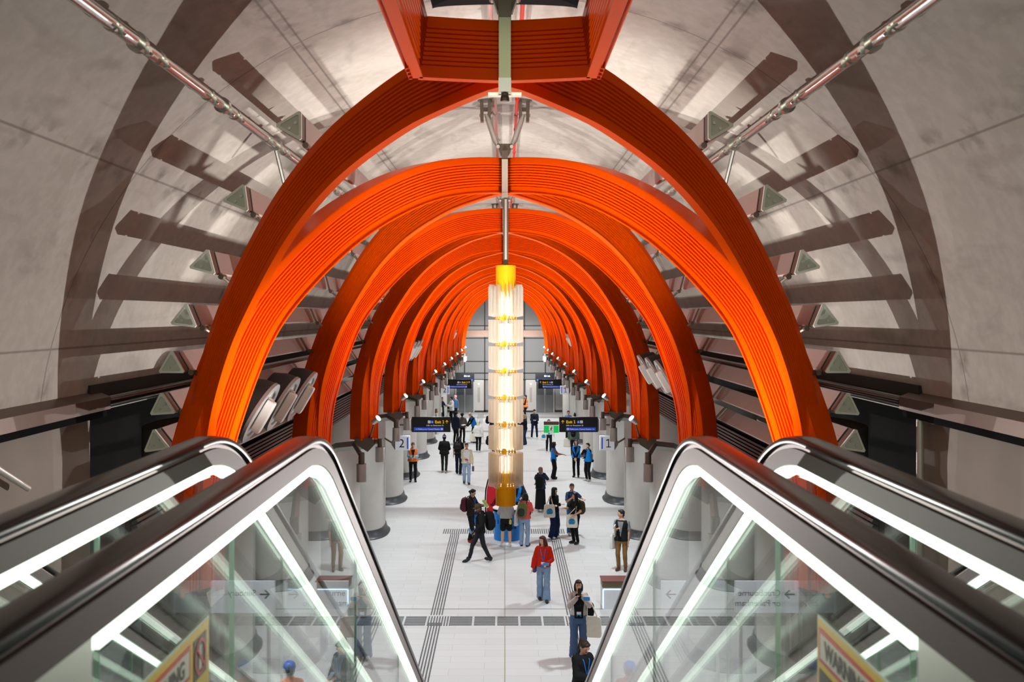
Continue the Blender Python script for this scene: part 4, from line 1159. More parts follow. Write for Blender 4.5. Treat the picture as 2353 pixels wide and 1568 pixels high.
def person(label, px, py, H=1.70, yaw=0, top=(20, 20, 22), hem=.86, sleeve=1.0, bottom='trousers', bcol=(22, 22, 24), hair='short', hcol=(24, 18, 16), skin='mid',
           shoes=(24, 24, 26), hp='down', hn='down', feet=((.10, .0, 0, 0), (-.10, .0, 0, 0)), lean=0, head=(0, 0), vest=None, lanyard=False, vs=.013,
           female=False, puff=0.0, topn='shirt', inner=None, face=None, hat=None, at=None, belly=1.0, turtleneck=False, vest_hem=.9, stripes=None):
    loc = floor_at(px, py) if at is None else Vector(at)
    sc = H / 1.72
    t = thing('person', label, 'person', loc, None, R(yaw))
    ORG[t.name] = Vector((0, 0, 0))
    if face is None: face = abs((yaw + head[0] + 180) % 360 - 180) < 100
    la = R(lean)
    def U(p):
        p = Vector(p)
        if p.z < .95 or la == 0: return p
        f = min(1, (p.z - .95) / .12)
        q = Matrix.Rotation(la * f, 3, 'X') @ (p - Vector((0, 0, .95)))
        return q + Vector((0, 0, .95))
    hy, hpit = R(head[0]), R(head[1])
    nb = U(Vector((0, .0, 1.50)))
    HR = Matrix.Rotation(hy, 3, 'Z') @ Matrix.Rotation(la * .6 + hpit, 3, 'X')
    def Hd(x, y, z): return nb + HR @ Vector((x, y - .022, z + .115))     # head-local, origin at the skull centre
    HM = HR
    sk = mat('skin_' + skin, SKINS[skin], .5, 0, .04, 10)
    shw = .150 if female else .168
    if not female: wide = 1.06
    else: wide = .96
    wide *= belly
    J = {}
    for s, key in ((1, hp), (-1, hn)):
        sh = U(Vector((s * shw, 0, 1.392)))
        tg = HANDS[key] if isinstance(key, str) else key
        tp = Vector((s * tg[0], -tg[1], tg[2]))
        if la and not (isinstance(key, str) and key in ('down',)): tp = U(tp)
        pole = Vector((s * .55, .75, -.55)) if tg[2] < 1.3 else Vector((s * .7, .1, -.9))
        if key == 'akimbo': pole = Vector((s * 1, 0, .2))
        el, wr = ik(sh, tp, .285, .255, pole)
        J[s] = (sh, el, wr)
    Lg = {}
    drop = 0.0
    for s, f in ((1, feet[0]), (-1, feet[1])):
        hip = Vector((s * .092, .0, .905))
        an = Vector((f[0], -f[1] + .03, .085 + f[2]))
        L = (an - hip).length
        drop = max(drop, L - .832)
    for s, f in ((1, feet[0]), (-1, feet[1])):
        hip = Vector((s * .092, .0, .905 - drop))
        an = Vector((f[0], -f[1] + .03, .085 + f[2]))
        kn, an = ik(hip, an, .42, .415, Vector((s * .08, -1, 0)))
        Lg[s] = (hip, kn, an, f)
    # ---- body: one continuous surface
    b = torso_mb(.85, 1.50, -.004, U, wide * .97)
    b.capsule(U((0, .005, 1.43)), nb + HR @ Vector((0, -.012, .05)), .056, .05)
    b.ell(Hd(0, 0, .005), (.074, .093, .108), 16, 11, 2.1, HM); b.ell(Hd(0, -.030, -.066), (.052, .052, .046), 12, 8, 2, HM)
    b.capsule(Hd(0, -.088, .004), Hd(0, -.104, -.022), .009, .014, 8)
    for s in (-1, 1):
        b.ell(Hd(s * .074, .012, -.01), (.013, .02, .031), 8, 6, 2, HM)
        sh, el, wr = J[s]
        b.capsule(sh, el, .050, .040); b.capsule(el, wr, .040, .027)
        # hand: palm, four fingers, thumb
        d = (wr - el).normalized()
        side_ = d.cross(Vector((0, 0, 1))) if abs(d.z) < .9 else d.cross(Vector((0, -1, 0)))
        side_.normalize(); nrm = side_.cross(d).normalized()
        if abs(d.z) > .9: side_, nrm = Vector((0, -1, 0)), Vector((-s, 0, 0))
        pc = wr + d * .05
        rot = Matrix((side_, d, nrm)).transposed()
        b.ell(pc, (.036, .05, .017), 10, 7, 2.4, rot)
        curl = .5 if tg_is_down(hp if s > 0 else hn) else 1.0
        for k in range(4):
            o = (k - 1.5) * .019; ln = (.036, .042, .040, .030)[k]
            p0 = pc + d * .042 + side_ * o
            p1 = p0 + (d - nrm * .25 * curl).normalized() * ln
            p2 = p1 + (d * (1 - .5 * curl) - nrm * .8 * curl).normalized() * ln * .8
            b.capsule(p0, p1, .0098, .009, 8); b.capsule(p1, p2, .009, .0078, 8)
        tb = -side_ if s > 0 else side_
        p0 = pc - d * .02 + tb * .03; p1 = p0 + (tb * .7 + d * .7 - nrm * .3).normalized() * .042; p2 = p1 + (d * .9 - nrm * .3).normalized() * .03
        b.capsule(p0, p1, .0125, .011, 8); b.capsule(p1, p2, .011, .009, 8)
        hip, kn, an, f = Lg[s]
        b.capsule(hip, kn, .082, .056); b.capsule(kn + (an - kn) * .0, kn + (an - kn) * .35, .056, .056); b.capsule(kn + (an - kn) * .3, an, .058, .038)
        b.capsule(an, an + Vector((0, -.1, -.05)), .036, .028)
    body = voxel(b, 'body', vs, sk, t, 2, sc)
    # ---- trousers or skirt
    if bottom:
        m = fabric(bcol)
        up = lambda p: p - Vector((0, 0, drop * .8))
        if bottom in ('skirt', 'long_skirt'):
            z0 = .50 if bottom == 'skirt' else .14
            rings = []
            cx = (Lg[1][2].x + Lg[-1][2].x) / 2; cy = (Lg[1][2].y + Lg[-1][2].y) / 2
            for i in range(10):
                z = z0 + (1.02 - z0) * i / 9; f = 1 - i / 9
                rx, ry = (.185, .135) if z < .88 else torso_at(z)
                if bottom == 'long_skirt': rx = .17 + .045 * f if z < .88 else rx; ry = .14 + .05 * f if z < .88 else ry
                rings.append([Vector((cx * f * .5 + (rx * wide + .014) * math.cos(2 * PI * j / 24), cy * f * .5 + (ry + .014) * (1 + .04 * math.sin(j * 2.4)) * math.sin(2 * PI * j / 24), z)) for j in range(24)])
            bb = MB().ring_tube(rings); bb.v = [v * sc for v in bb.v]
            bb.build('skirt', m, t, smooth=True)
        else:
            b = torso_mb(.79, 1.03, .012, up, wide)
            for s in (-1, 1):
                hip, kn, an, f = Lg[s]
                r = {'trousers': (.094, .068, .054), 'jeans': (.096, .074, .068), 'flare': (.098, .084, .104), 'wide': (.108, .10, .112), 'slim': (.094, .073, .057), 'shorts': (.105, .10, .1)}[bottom]
                if bottom == 'shorts':
                    b.capsule(hip, kn + (hip - kn) * .28, r[0], r[1])
                else:
                    e = an + Vector((0, 0, -.035 if bottom in ('wide', 'jeans', 'flare') else .0))
                    b.capsule(hip, kn, r[0], r[1]); 
                    b.tube([kn + Vector((0, 0, .03)), kn + (e - kn) * .5, e], [r[1], (r[1] + r[2]) / 2, r[2]], 14)
            voxel(b, 'trousers' if bottom != 'shorts' else 'shorts', vs, m, t, 2, sc)
    # ---- top
    m = fabric(top)
    b = torso_mb(hem, 1.455, .018 + puff, U, wide, .012)
    for s in (-1, 1):
        sh, el, wr = J[s]
        r0, r1, r2 = .059 + puff * .6, .053 + puff, .043 + puff * .8
        b.capsule(U((s * .05, .008, 1.44)), sh + Vector((-s * .015, .004, .012)), .044, .048 + puff * .4)
        if sleeve >= 1: b.capsule(sh, el, r0, r1); b.tube([el, el + (wr - el) * .5, wr - (wr - el) * .02], [r1, (r1 + r2) / 2, r2], 12); b.ell(el, (r1, r1, r1), 10, 7)
        elif sleeve > 0: b.tube([sh, sh + (el - sh) * sleeve * 1.6], [r0 + .004, r0 + .004], 12); b.ell(sh, (r0, r0, r0), 10, 7)
        else: b.ell(sh + Vector((-s * .02, 0, 0)), (.06, .062, .055), 10, 7)
    if turtleneck: b.capsule(U((0, .005, 1.44)), U((0, 0, 1.53)), .064, .06)
    else: b.capsule(U((0, .012, 1.44)), U((0, .012, 1.475)), .074, .068)
    voxel(b, topn, vs, m, t, 2, sc)
    if inner and not vest:        # paler shirt front showing in an open jacket
        b = MB(); rings = []
        for i in range(9):
            z = .93 + (1.46 - .93) * i / 8; rx, ry = torso_at(z); w = .5 + .25 * (i / 8) - .3 * max(0, i - 6) / 2
            rings.append([U(Vector(((rx * wide + .034 + puff) * math.sin(a), -(ry + .040 + puff) * math.cos(a), z))) * sc for a in [(-1 + 2 * j / 8) * w for j in range(9)]])
        vsx = [v for r in rings for v in r]; fs = []
        for i in range(8):
            for j in range(8): fs.append((i * 9 + j, i * 9 + j + 1, (i + 1) * 9 + j + 1, (i + 1) * 9 + j))
        b.add(vsx, fs).build('shirt_front', fabric(inner), t, smooth=True)
    if vest:
        b = torso_mb(vest_hem, 1.445, .036 + puff, U, wide, .016)
        for s in (-1, 1): b.ell(J[s][0] + Vector((-s * .025, 0, -.005)), (.05, .076, .06), 10, 7)
        voxel(b, 'vest', vs, fabric(vest), t, 2, sc)
        if stripes:
            b = MB()
            for z in (1.02, 1.16):
                rx, ry = torso_at(z); n = 24
                rr = [[U(Vector(((rx * wide + .047 + puff) * math.cos(2 * PI * j / n), (ry + .047 + puff) * math.sin(2 * PI * j / n), z + e))) * sc for j in range(n)] for e in (-.022, .022)]
                b.ring_tube(rr, cap=False)
            b.build('reflective_band', mat('reflective_grey', srgb(206, 208, 196), .35, .2), t, smooth=True)
        rings = []
        for i in range(7):     # dark opening down the front
            z = vest_hem + .02 + (1.40 - vest_hem) * i / 6; rx, ry = torso_at(min(z, 1.38)); w = .012 + .075 * max(0, (i - 2) / 4)
            rings.append([U(Vector((x_, -(ry + .046 + puff), z))) * sc for x_ in (-w, w)] )
        b = MB(); vsx = [v for r in rings for v in r]
        b.add(vsx, [(2 * i, 2 * i + 1, 2 * i + 3, 2 * i + 2) for i in range(6)]).build('shirt_front', fabric(inner or top), t)
    if lanyard:
        blue = mat('lanyard_blue', srgb(30, 120, 210), .6, 0, .02)
        off = .030 + puff + (.022 if vest else 0)
        b = MB()
        for s in (-1, 1):
            pts = [U(Vector((s * .066, -.02, 1.47))), U(Vector((s * .062, -torso_at(1.38)[1] - off, 1.38))), U(Vector((s * .03, -torso_at(1.22)[1] - off, 1.22))), U(Vector((0, -torso_at(1.1)[1] - off, 1.1)))]
            b.tube([p * sc for p in pts], .0085, 6)
        b.build('lanyard', blue, t)
        c = U(Vector((0, -torso_at(1.02)[1] - off - .008, 1.02))) * sc
        bd = MB().box(c + Vector((0, 0, .02)), (.095, .008, .06)).build('badge', mat('badge_white', srgb(226, 222, 224), .5), t)
        MB().box(c - Vector((0, 0, .04)), (.095, .008, .07)).build('badge_base', mat('badge_blue', srgb(24, 110, 210), .5), bd)
    # ---- shoes
    ms = mat('shoe_%d_%d_%d' % shoes, srgb(*shoes), .5, 0, .05)
    sole = mat('shoe_sole', srgb(206, 204, 198), .6, 0, .03)
    for s in (1, -1):
        hip, kn, an, f = Lg[s]
        pit = R(f[3]); fy = R(10) * s
        M = Matrix.Translation(Vector((f[0], -f[1], f[2]))) @ Matrix.Rotation(fy, 4, 'Z') @ Matrix.Rotation(pit, 4, 'X')
        b = MB().ell((0, -.045, .045), (.046, .132, .05), 14, 9, 2.6); b.ell((0, .03, .075), (.044, .055, .06), 12, 8, 2.4)
        b.v = [M @ Vector((v.x, v.y, max(v.z, .004))) * sc for v in b.v]
        so = b.build('shoe', ms, t, smooth=True)
    # ---- hair, hat, face
    hm = mat('hair_%d_%d_%d' % hcol, srgb(*hcol), .55, 0, .18, 30, spec=.4)
    if hair and hair != 'bald':
        b = MB(); b.ell(Hd(0, .016, .030), (.083, .092, .096), 16, 11, 2.1, HM)
        if hair != 'short' or True: b.ell(Hd(0, -.045, .085), (.066, .045, .034), 12, 7, 2, HM)
        b.ell(Hd(0, .048, -.035), (.070, .052, .06), 12, 8, 2, HM)
        if hair in ('long', 'longfringe'):
            b.ell(Hd(0, .060, -.16), (.105, .055, .21), 14, 9, 2.4, HM)
            for s in (-1, 1): b.ell(Hd(s * .078, -.005, -.09), (.026, .05, .17), 10, 8, 2.3, HM)
            if hair == 'longfringe': b.ell(Hd(0, -.082, .052), (.062, .022, .03), 10, 6, 2, HM)
        if hair == 'bob':
            b.ell(Hd(0, .055, -.06), (.090, .058, .085), 14, 9, 2.4, HM)
            for s in (-1, 1): b.ell(Hd(s * .080, -.002, -.045), (.024, .05, .09), 10, 8, 2.3, HM)
        if hair == 'pony':
            b.ell(Hd(0, .10, .075), (.04, .04, .04), 10, 7, 2, HM)
            b.capsule(Hd(0, .125, .07), Hd(.0, .15, -.16), .042, .022)
        if hair == 'bun': b.ell(Hd(0, .115, .0), (.045, .04, .045), 10, 7, 2, HM)
        if hair == 'topbun': b.ell(Hd(0, .05, .135), (.045, .045, .04), 10, 7, 2, HM)
        if hair == 'curly':
            for k in range(18):
                a = k * 2.4; zz = -.03 + .13 * (k / 18); rr = .075 * math.sqrt(max(.1, 1 - (k / 18) ** 3))
                p = (rr * math.cos(a), .02 + rr * 1.1 * math.sin(a), zz + .02)
                if p[1] < -.03 and p[2] < .08: continue
                b.ell(Hd(*p), (.036, .036, .034), 8, 6)
        voxel(b, 'hair', min(vs, .011), hm, t, 2, sc)
    if hat:
        kind, hc = hat
        mh = fabric(hc)
        b = MB()
        if kind in ('cap', 'helmet'):
            b.ell(Hd(0, .006, .055), (.092, .108, .082), 16, 9, 2.2, HM)
            if kind == 'cap': b.ell(Hd(0, -.125, .045), (.07, .06, .010), 12, 6, 2, HM)
            else: b.ell(Hd(0, -.02, .03), (.11, .135, .012), 16, 6, 2, HM)
            voxel(b, kind, .010, mh if kind == 'cap' else mat('helmet_blue', srgb(20, 90, 200), .3), t, 2, sc)
        elif kind == 'beanie':
            b.ell(Hd(0, .008, .045), (.092, .106, .10), 16, 10, 2.3, HM); voxel(b, 'beanie', .010, mh, t, 2, sc)
            q = MB().ell(Hd(0, .012, .165), (.038, .038, .034)); q.v = [v * sc for v in q.v]; q.build('pompom', fabric((150, 40, 60)), t, smooth=True)
            for k, z in enumerate((.06, .09)):
                q = MB().ring_tube([[Hd(.0955 * (1 - k * .06) * math.cos(2 * PI * j / 20), .008 + .110 * (1 - k * .06) * math.sin(2 * PI * j / 20), z + e) * sc for j in range(20)] for e in (-.008, .008)], cap=False)
                q.build('knit_band', fabric((190, 190, 200)), t, smooth=True)
        elif kind == 'scarf':
            b.ell(Hd(0, .016, .035), (.092, .106, .10), 16, 10, 2.2, HM); b.ell(Hd(0, .07, -.09), (.08, .06, .08), 12, 8, 2, HM)
            pm = mat('scarf_print', srgb(120, 96, 84), .8, 0, .75, 26)
            voxel(b, 'headscarf', .010, pm, t, 2, sc)
        elif kind == 'hood':
            b.ell(Hd(0, .02, .03), (.098, .104, .112), 16, 10, 2.2, HM); b.ell(Hd(0, .05, -.10), (.09, .07, .09), 12, 8, 2, HM)
            voxel(b, 'hood', .010, mh, t, 2, sc)
    if face:
        dk = mat('eye_dark', srgb(36, 26, 22), .3, 0, 0); lp = mat('lip', srgb(170, 92, 84), .5, 0, 0)
        for s in (-1, 1):
            for nm, c, d, mm in (('eye', (s * .030, -.0845, .008), (.011, .006, .0055), dk), ('eyebrow', (s * .031, -.086, .030), (.017, .006, .0035), hm)):
                q = MB().ell(Hd(*c), d, 8, 5, 2, HM); q.v = [v * sc for v in q.v]; q.build(nm, mm, body)
        q = MB().ell(Hd(0, -.083, -.056), (.021, .006, .0065), 8, 5, 2, HM); q.v = [v * sc for v in q.v]; q.build('mouth', lp, body)
    PCOUNT[0] += 1
    return dict(t=t, M=t_matrix(loc, yaw, sc), U=U, J=J, sc=sc, puff=puff, loc=loc)
def tg_is_down(k): return isinstance(k, str) and k in ('down', 'pocket', 'clasp')
def t_matrix(loc, yaw, sc): return Matrix.Translation(loc) @ Matrix.Rotation(R(yaw), 4, 'Z') @ Matrix.Scale(sc, 4)

def backpack(P, col, label, col2=None, size=1.0, yoff=.0):
    M, U = P['M'], P['U']
    c = Vector((0, .235 + P['puff'] + yoff, 1.20))
    loc = M @ U(c)
    t = thing('backpack', label, 'backpack', loc)
    m = fabric(col); m2 = fabric(col2 or tuple(max(0, int(k * .7)) for k in col))
    T = lambda b: (b.xf(Matrix.Identity(4)), setattr(b, 'v', [M @ U(v) for v in b.v]), b)[2]
    T(MB().ell(c, (.155 * size, .105 * size, .235 * size), 22, 13, 3.2)).build('main_pocket', m, t, smooth=True); mp = t.children[0]
    T(MB().ell(c + Vector((0, .09 * size, -.07)), (.115 * size, .05, .12 * size), 18, 10, 3)).build('front_pocket', m2, mp, smooth=True)
    T(MB().tube([c + Vector((-.03, -.03, .22 * size)), c + Vector((0, -.03, .27 * size)), c + Vector((.03, -.03, .22 * size))], .008, 6)).build('top_loop', m2, t)
    for s in (-1, 1):
        o = .03 + P['puff']
        T(MB().tube([(s * .10, .13 + o, 1.38), (s * .11, .06, 1.475 + o), (s * .115, -.06, 1.45 + o), (s * .13, -.115 - o, 1.33), (s * .165, -.07 - o, 1.16), (s * (.175 + o), .06, 1.06)], .017, 6)).build('strap', m2, t, smooth=True)
    return t
def tote(P, c, label, size=(.36, .40), yaw=0, print_=True, shoulder=None, col=(226, 220, 206), name='tote_bag', rnd=False):
    M = P['M']
    c = Vector((c[0], -c[1], c[2]))
    t = thing(name, label, 'tote bag', M @ c)
    Q = Matrix.Translation(c) @ Matrix.Rotation(R(yaw), 4, 'Z')
    w, h = size
    m = fabric(col)
    b = MB().ell((0, 0, 0), (w / 2, .045, h / 2), 28, 15, 8 if not rnd else 2.6)
    b.v = [M @ (Q @ Vector((v.x * (1 + .12 * (-v.z / h)), v.y * (1 - .5 * v.z / h), v.z))) for v in b.v]
    b.build('bag', m, t, smooth=True)
    top = Vector(shoulder) if shoulder else None
    for e in (-1, 1):
        a1 = Q @ Vector((-w * .28, e * .02, h * .47)); a2 = Q @ Vector((w * .28, e * .02, h * .47))
        if top is not None: mid = Vector((top.x, -top.y + e * .02, top.z)); pts = [a1, a1 * .4 + mid * .6, mid, a2 * .4 + mid * .6, a2]
        else: pts = [a1, Q @ Vector((-w * .2, e * .02, h * .75)), Q @ Vector((0, e * .02, h * .86)), Q @ Vector((w * .2, e * .02, h * .75)), a2]
        MB().tube([M @ p for p in pts], .011, 6).build('handle', m, t, smooth=True)
    if print_:
        blue = mat('tote_print_blue', srgb(48, 160, 216), .8, 0, 0); blk = mat('tote_print_black', srgb(18, 20, 26), .8, 0, 0)
        for e in (1,):
            b = MB().add([M @ (Q @ Vector((.115 * math.cos(a), -.050 * e, -.02 + .115 * math.sin(a)))) for a in [2 * PI * i / 24 for i in range(24)]], [tuple(range(24))])
            rp = b.build('round_print', blue, t)
            b = MB()
            for k in range(5):
                zz = .055 - k * .036; ww = .075 + .02 * math.sin(k * 2.3)
                b.quad(*[M @ (Q @ Vector((u, -.0515 * e, zz + v))) for u, v in ((-ww, 0), (ww, .008), (ww, .022), (-ww, .014))])
            b.build('print_lettering', blk, rp)
    return t
def held(P, c, dims, col, label, name='phone', cat='phone', tilt=0, yaw=0, screen=None):
    M = P['M']; c = Vector((c[0], -c[1], c[2]))
    o = MB().ell((0, 0, 0), tuple(d / 2 for d in dims), 16, 9, 7)
    Q = Matrix.Translation(c) @ Matrix.Rotation(R(yaw), 4, 'Z') @ Matrix.Rotation(R(tilt), 4, 'X')
    o.v = [M @ (Q @ v) for v in o.v]
    org = M @ c
    if screen is None:
        ob = o.build(name, mat('held_%d_%d_%d' % col, srgb(*col), .35, 0, .02), smooth=True, org=org)
        return tag(ob, label, cat)
    t = thing(name, label, cat, org)
    o.build('case', mat('held_%d_%d_%d' % col, srgb(*col), .35, 0, .02), t, smooth=True)
    q = MB().box((0, -dims[1] / 2 - .001, 0), (dims[0] * .86, .002, dims[2] * .86)); q.v = [M @ (Q @ v) for v in q.v]
    q.build('screen', mat('screen_%d_%d_%d' % screen, srgb(*screen), .3, 0, .3, 40), t)
    return t
def crossbag(P, c, label, col=(20, 20, 22), d=(.12, .05, .09), shoulder=-1):
    M = P['M']; c = Vector((c[0], -c[1], c[2]))
    t = thing('shoulder_bag', label, 'bag', M @ c)
    b = MB().ell(c, d, 18, 10, 3.2); b.v = [M @ v for v in b.v]; b.build('bag', fabric(col), t, smooth=True)
    s = shoulder
    pts = [c + Vector((0, 0, d[2] * .9)), Vector((s * .02, (-.14 if c.y < 0 else .15), 1.25)), Vector((s * .12, 0, 1.49)), Vector((s * .02, (.15 if c.y < 0 else -.15), 1.25)), c + Vector((0, .02, d[2] * .9))]
    MB().tube([M @ p for p in pts[:3]], .009, 6).build('strap', fabric(col), t)
    return t

WALK = ((.08, .24, 0, 12), (-.08, -.22, .05, -25))
STEP = ((.09, .10, 0, 0), (-.09, -.10, .01, -8))
def people():
    # ---- near floor
    P = person('woman in a fluffy red jumper, pale blue jeans and blue lanyard, walking', 1249, 1382, 1.66, -8, top=(196, 34, 14), hem=.94, puff=.022, bottom='flare', bcol=(126, 150, 178), hair='long', hcol=(84, 34, 20), skin='light', shoes=(26, 24, 22), hp=(.12, .26, 1.06), hn=(.30, .02, .80), feet=STEP, head=(-38, 8), lanyard=True, vs=.010, female=True, topn='jumper')
    held(P, (.10, .33, 1.06), (.16, .02, .09), (60, 130, 180), 'blue patterned phone held by the woman in the red jumper', tilt=-50)
    crossbag(P, (-.25, -.12, .92), 'purple patterned bag hanging behind the hip of the woman in red', (92, 84, 116), (.07, .12, .20))
    P = person('woman in a grey cardigan photographing with a phone held to her face', 1329, 1514, 1.66, 0, top=(184, 172, 168), hem=.98, bottom='flare', bcol=(70, 92, 128), hair='bob', hcol=(30, 22, 20), skin='mid', shoes=(230, 228, 224), hp=(.07, .25, 1.44), hn=(.05, .26, 1.42), inner=(14, 14, 16), lanyard=True, vs=.009, female=True, topn='cardigan', puff=.01)
    held(P, (-.0, .33, 1.555), (.078, .012, .16), (12, 12, 14), 'black phone held up by the woman in the grey cardigan', tilt=0)
    held(P, (.16, .30, 1.40), (.14, .012, .09), (40, 140, 215), 'blue card hanging from the hand of the woman taking a photo', 'card', 'card', tilt=10)
    tote(P, (.30, .06, .72), 'cream tote with a small black emblem, carried by the woman in the grey cardigan', (.40, .46), -12, False, (.185, .02, 1.46))
    crossbag(P, (.25, -.1, 1.05), 'black bag behind the elbow of the woman taking a photo', (18, 18, 20), (.11, .09, .16))
    P = person('woman with a dark ponytail and black jacket looking down at a phone', 1338, 1690, 1.67, 28, top=(20, 20, 22), hem=.84, bcol=(16, 16, 18), hair='pony', hcol=(42, 26, 20), skin='tan', hp=(.06, .30, 1.14), hn=(.04, .30, 1.12), head=(6, 26), lanyard=True, vs=.009, female=True, puff=.02, topn='jacket')
    held(P, (0, .36, 1.18), (.08, .012, .16), (60, 62, 70), 'phone in the hands of the woman with the dark ponytail', tilt=-55, screen=(120, 140, 160))
    P = person('man in a black gilet, grey tee and khaki trousers looking along the hall', 1429, 1312, 1.73, -22, top=(136, 136, 140), sleeve=.5, bottom='trousers', bcol=(136, 104, 62), hair='short', hcol=(24, 20, 20), skin='mid', shoes=(92, 50, 36), hp='pocket', hn=(.07, .20, 1.22), head=(-62, 0), vest=(22, 24, 26), inner=(136, 136, 140), vs=.011, lanyard=False, vest_hem=.86)
    held(P, (-.15, .17, 1.16), (.03, .22, .34), (228, 226, 220), 'white folder held by the man in the black gilet', 'folder', 'folder', tilt=8)
    tote(P, (-.26, -.0, .80), 'white tote hanging at the hip of the man in the black gilet', (.20, .40), 70, False, (-.2, 0, 1.2), (226, 224, 218))
    # ---- round the desk
    P = person('man in a patterned cap and black jumper striding to the platform-two side', 1103, 1292, 1.72, -72, top=(18, 18, 20), hem=.88, bcol=(34, 34, 40), hair='short', skin='brown', shoes=(16, 16, 18), hp=(.16, .20, .92), hn=(.20, .14, .90), feet=((.07, -.26, .03, -18), (-.07, .34, .03, 24)), head=(12, 18), lanyard=True, hat=('cap', (74, 62, 44)), puff=.018, vs=.011, topn='jumper')
    backpack(P, (12, 12, 14), 'bulky black backpack on the striding man in the patterned cap', size=1.2, yoff=.05)
    held(P, (-.16, .26, .90), (.07, .07, .18), (110, 160, 200), 'pale blue bottle in the hand of the striding man', 'bottle', 'bottle', tilt=30)
    P = person('person with a low bun and dark jacket reading a leaflet', 1083, 1246, 1.70, 68, top=(40, 30, 28), hem=.88, bcol=(26, 26, 28), bottom='trousers', hair='bun', hcol=(26, 22, 22), skin='mid', shoes=(150, 30, 30), hp=(.10, .40, 1.20), hn=(.08, .40, 1.24), head=(0, 16), lanyard=True, vs=.011, topn='jacket')
    held(P, (0, .50, 1.28), (.24, .012, .30), (226, 232, 214), 'white and yellow leaflet held open by the person in the dark jacket', 'leaflet', 'leaflet', tilt=-35, screen=(150, 180, 70))
    backpack(P, (90, 44, 56), 'burgundy backpack with a dangling charm on the leaflet reader', (60, 30, 40))
    P = person('woman in a grey jacket and black shorts leaning on the help desk', 1163, 1257, 1.62, 180, top=(156, 154, 154), hem=.96, bottom='shorts', bcol=(16, 16, 18), hair='short', hcol=(30, 22, 20), skin='mid', shoes=(206, 204, 206), hp=(.16, .34, 1.10), hn=(.16, .34, 1.10), feet=((.13, 0, 0, 0), (-.13, 0, 0, 0)), lean=14, vs=.011, female=True, puff=.02, topn='jacket', belly=1.12)
    crossbag(P, (-.14, -.16, .86), 'small yellow patterned bag slung over the woman in the grey jacket', (190, 170, 96), (.045, .03, .08), 1)
    P = person('person in a coral tee and loose pale jeans at the help desk', 1205, 1256, 1.66, 160, top=(226, 88, 84), hem=.92, sleeve=.55, bottom='jeans', bcol=(134, 156, 184), hair='bob', hcol=(20, 18, 20), skin='mid', shoes=(18, 18, 20), hp=(.14, .36, 1.08), hn=(.12, .30, 1.12), lean=8, vs=.011, puff=.02, topn='tee')
    backpack(P, (98, 104, 58), 'olive green backpack on the person in the coral tee', (44, 54, 46))
    tote(P, (.27, -.05, .86), 'white tote beside the hip of the person in the coral tee', (.16, .40), 80, False, (.2, 0, 1.4), (224, 222, 216))
    person('helper in a blue vest behind the help desk', 1186, 1212, 1.70, 6, top=(24, 24, 26), vest=(22, 126, 214), hair='short', hp=(.14, .32, 1.08), hn=(.14, .32, 1.08), skin='tan', vs=.013, bcol=(20, 20, 22))
    P = person('person in a dark navy puffer leaning over the brochure stand', 1199, 1196, 1.70, -120, top=(26, 34, 52), hem=.84, puff=.035, bcol=(22, 24, 28), hair='short', hp=(.12, .34, 1.2), hn=(.12, .34, 1.2), lean=26, vs=.013, topn='puffer')
    tote(P, (.30, -.12, .80), 'pale tote hanging from the person in the navy puffer', (.30, .36), 20, False, (.22, -.05, 1.3), (206, 204, 190))
    P = person('woman with very long dark hair, black top and wide navy trousers, arms folded', 1273, 1238, 1.66, 46, top=(14, 14, 16), hem=.92, bottom='wide', bcol=(18, 32, 66), hair='longfringe', hcol=(18, 16, 18), skin='light', shoes=(196, 194, 188), hp='fold', hn='fold', head=(26, -4), vs=.011, female=True, puff=.016)
    tote(P, (-.30, .06, .98), 'cream tote with a blue round print, on the woman with folded arms', (.38, .44), -40, True, (-.175, .0, 1.47))
    person('woman in a navy tee facing her friend, white undershirt cuffs showing', 1314, 1230, 1.70, 8, top=(50, 76, 112), hem=.9, sleeve=.55, bcol=(66, 96, 140), bottom='jeans', hair='bun', hcol=(24, 20, 20), skin='mid', shoes=(200, 194, 184), hp=(.36, .14, 1.22), hn=(.02, .24, 1.30), lanyard=True, vs=.011, female=True, topn='tee')
    P = person('woman with long black hair in black, one hand raised, carrying a tote', 1322, 1250, 1.62, -52, top=(16, 16, 18), hem=.88, sleeve=.5, bcol=(14, 14, 16), hair='long', hcol=(16, 14, 16), skin='mid', shoes=(16, 16, 18), hp=(.16, .20, 1.02), hn=(.12, .40, 1.24), head=(-14, 0), vs=.011, female=True, topn='tee')
    tote(P, (.05, .20, .80), 'cream tote with a blue round print, on the woman with one hand raised', (.38, .44), 45, True, (.15, .05, 1.30))
    backpack(P, (70, 58, 34), 'camouflage backpack on the woman with one hand raised', (48, 52, 32), yoff=.02)
    P = person('person in a patterned headscarf and long black skirt taking a photo', 1242, 1177, 1.64, 168, top=(30, 42, 66), hem=.9, bottom='long_skirt', bcol=(12, 12, 14), hair=None, hat=('scarf', (120, 96, 84)), skin='mid', shoes=(200, 198, 194), hp=(.07, .28, 1.46), hn=(.07, .28, 1.46), vs=.012, female=True, puff=.02, topn='jacket', face=False)
    held(P, (.05, .36, 1.53), (.16, .012, .085), (70, 80, 150), 'phone raised by the person in the patterned headscarf', tilt=0)
    backpack(P, (14, 14, 16), 'round black backpack on the person in the patterned headscarf')
    # ---- helpers in blue vests
    B = (26, 132, 218)
    P = person('woman in a blue vest with long black hair, gesturing with open hands', 1272, 1101, 1.64, 84, top=B, sleeve=0, hem=.84, bottom='wide', bcol=(14, 14, 16), hair='long', hcol=(18, 14, 14), skin='brown', shoes=(16, 16, 18), hp=(.08, .42, 1.14), hn=(.08, .38, 1.16), vs=.012, female=True, topn='vest')
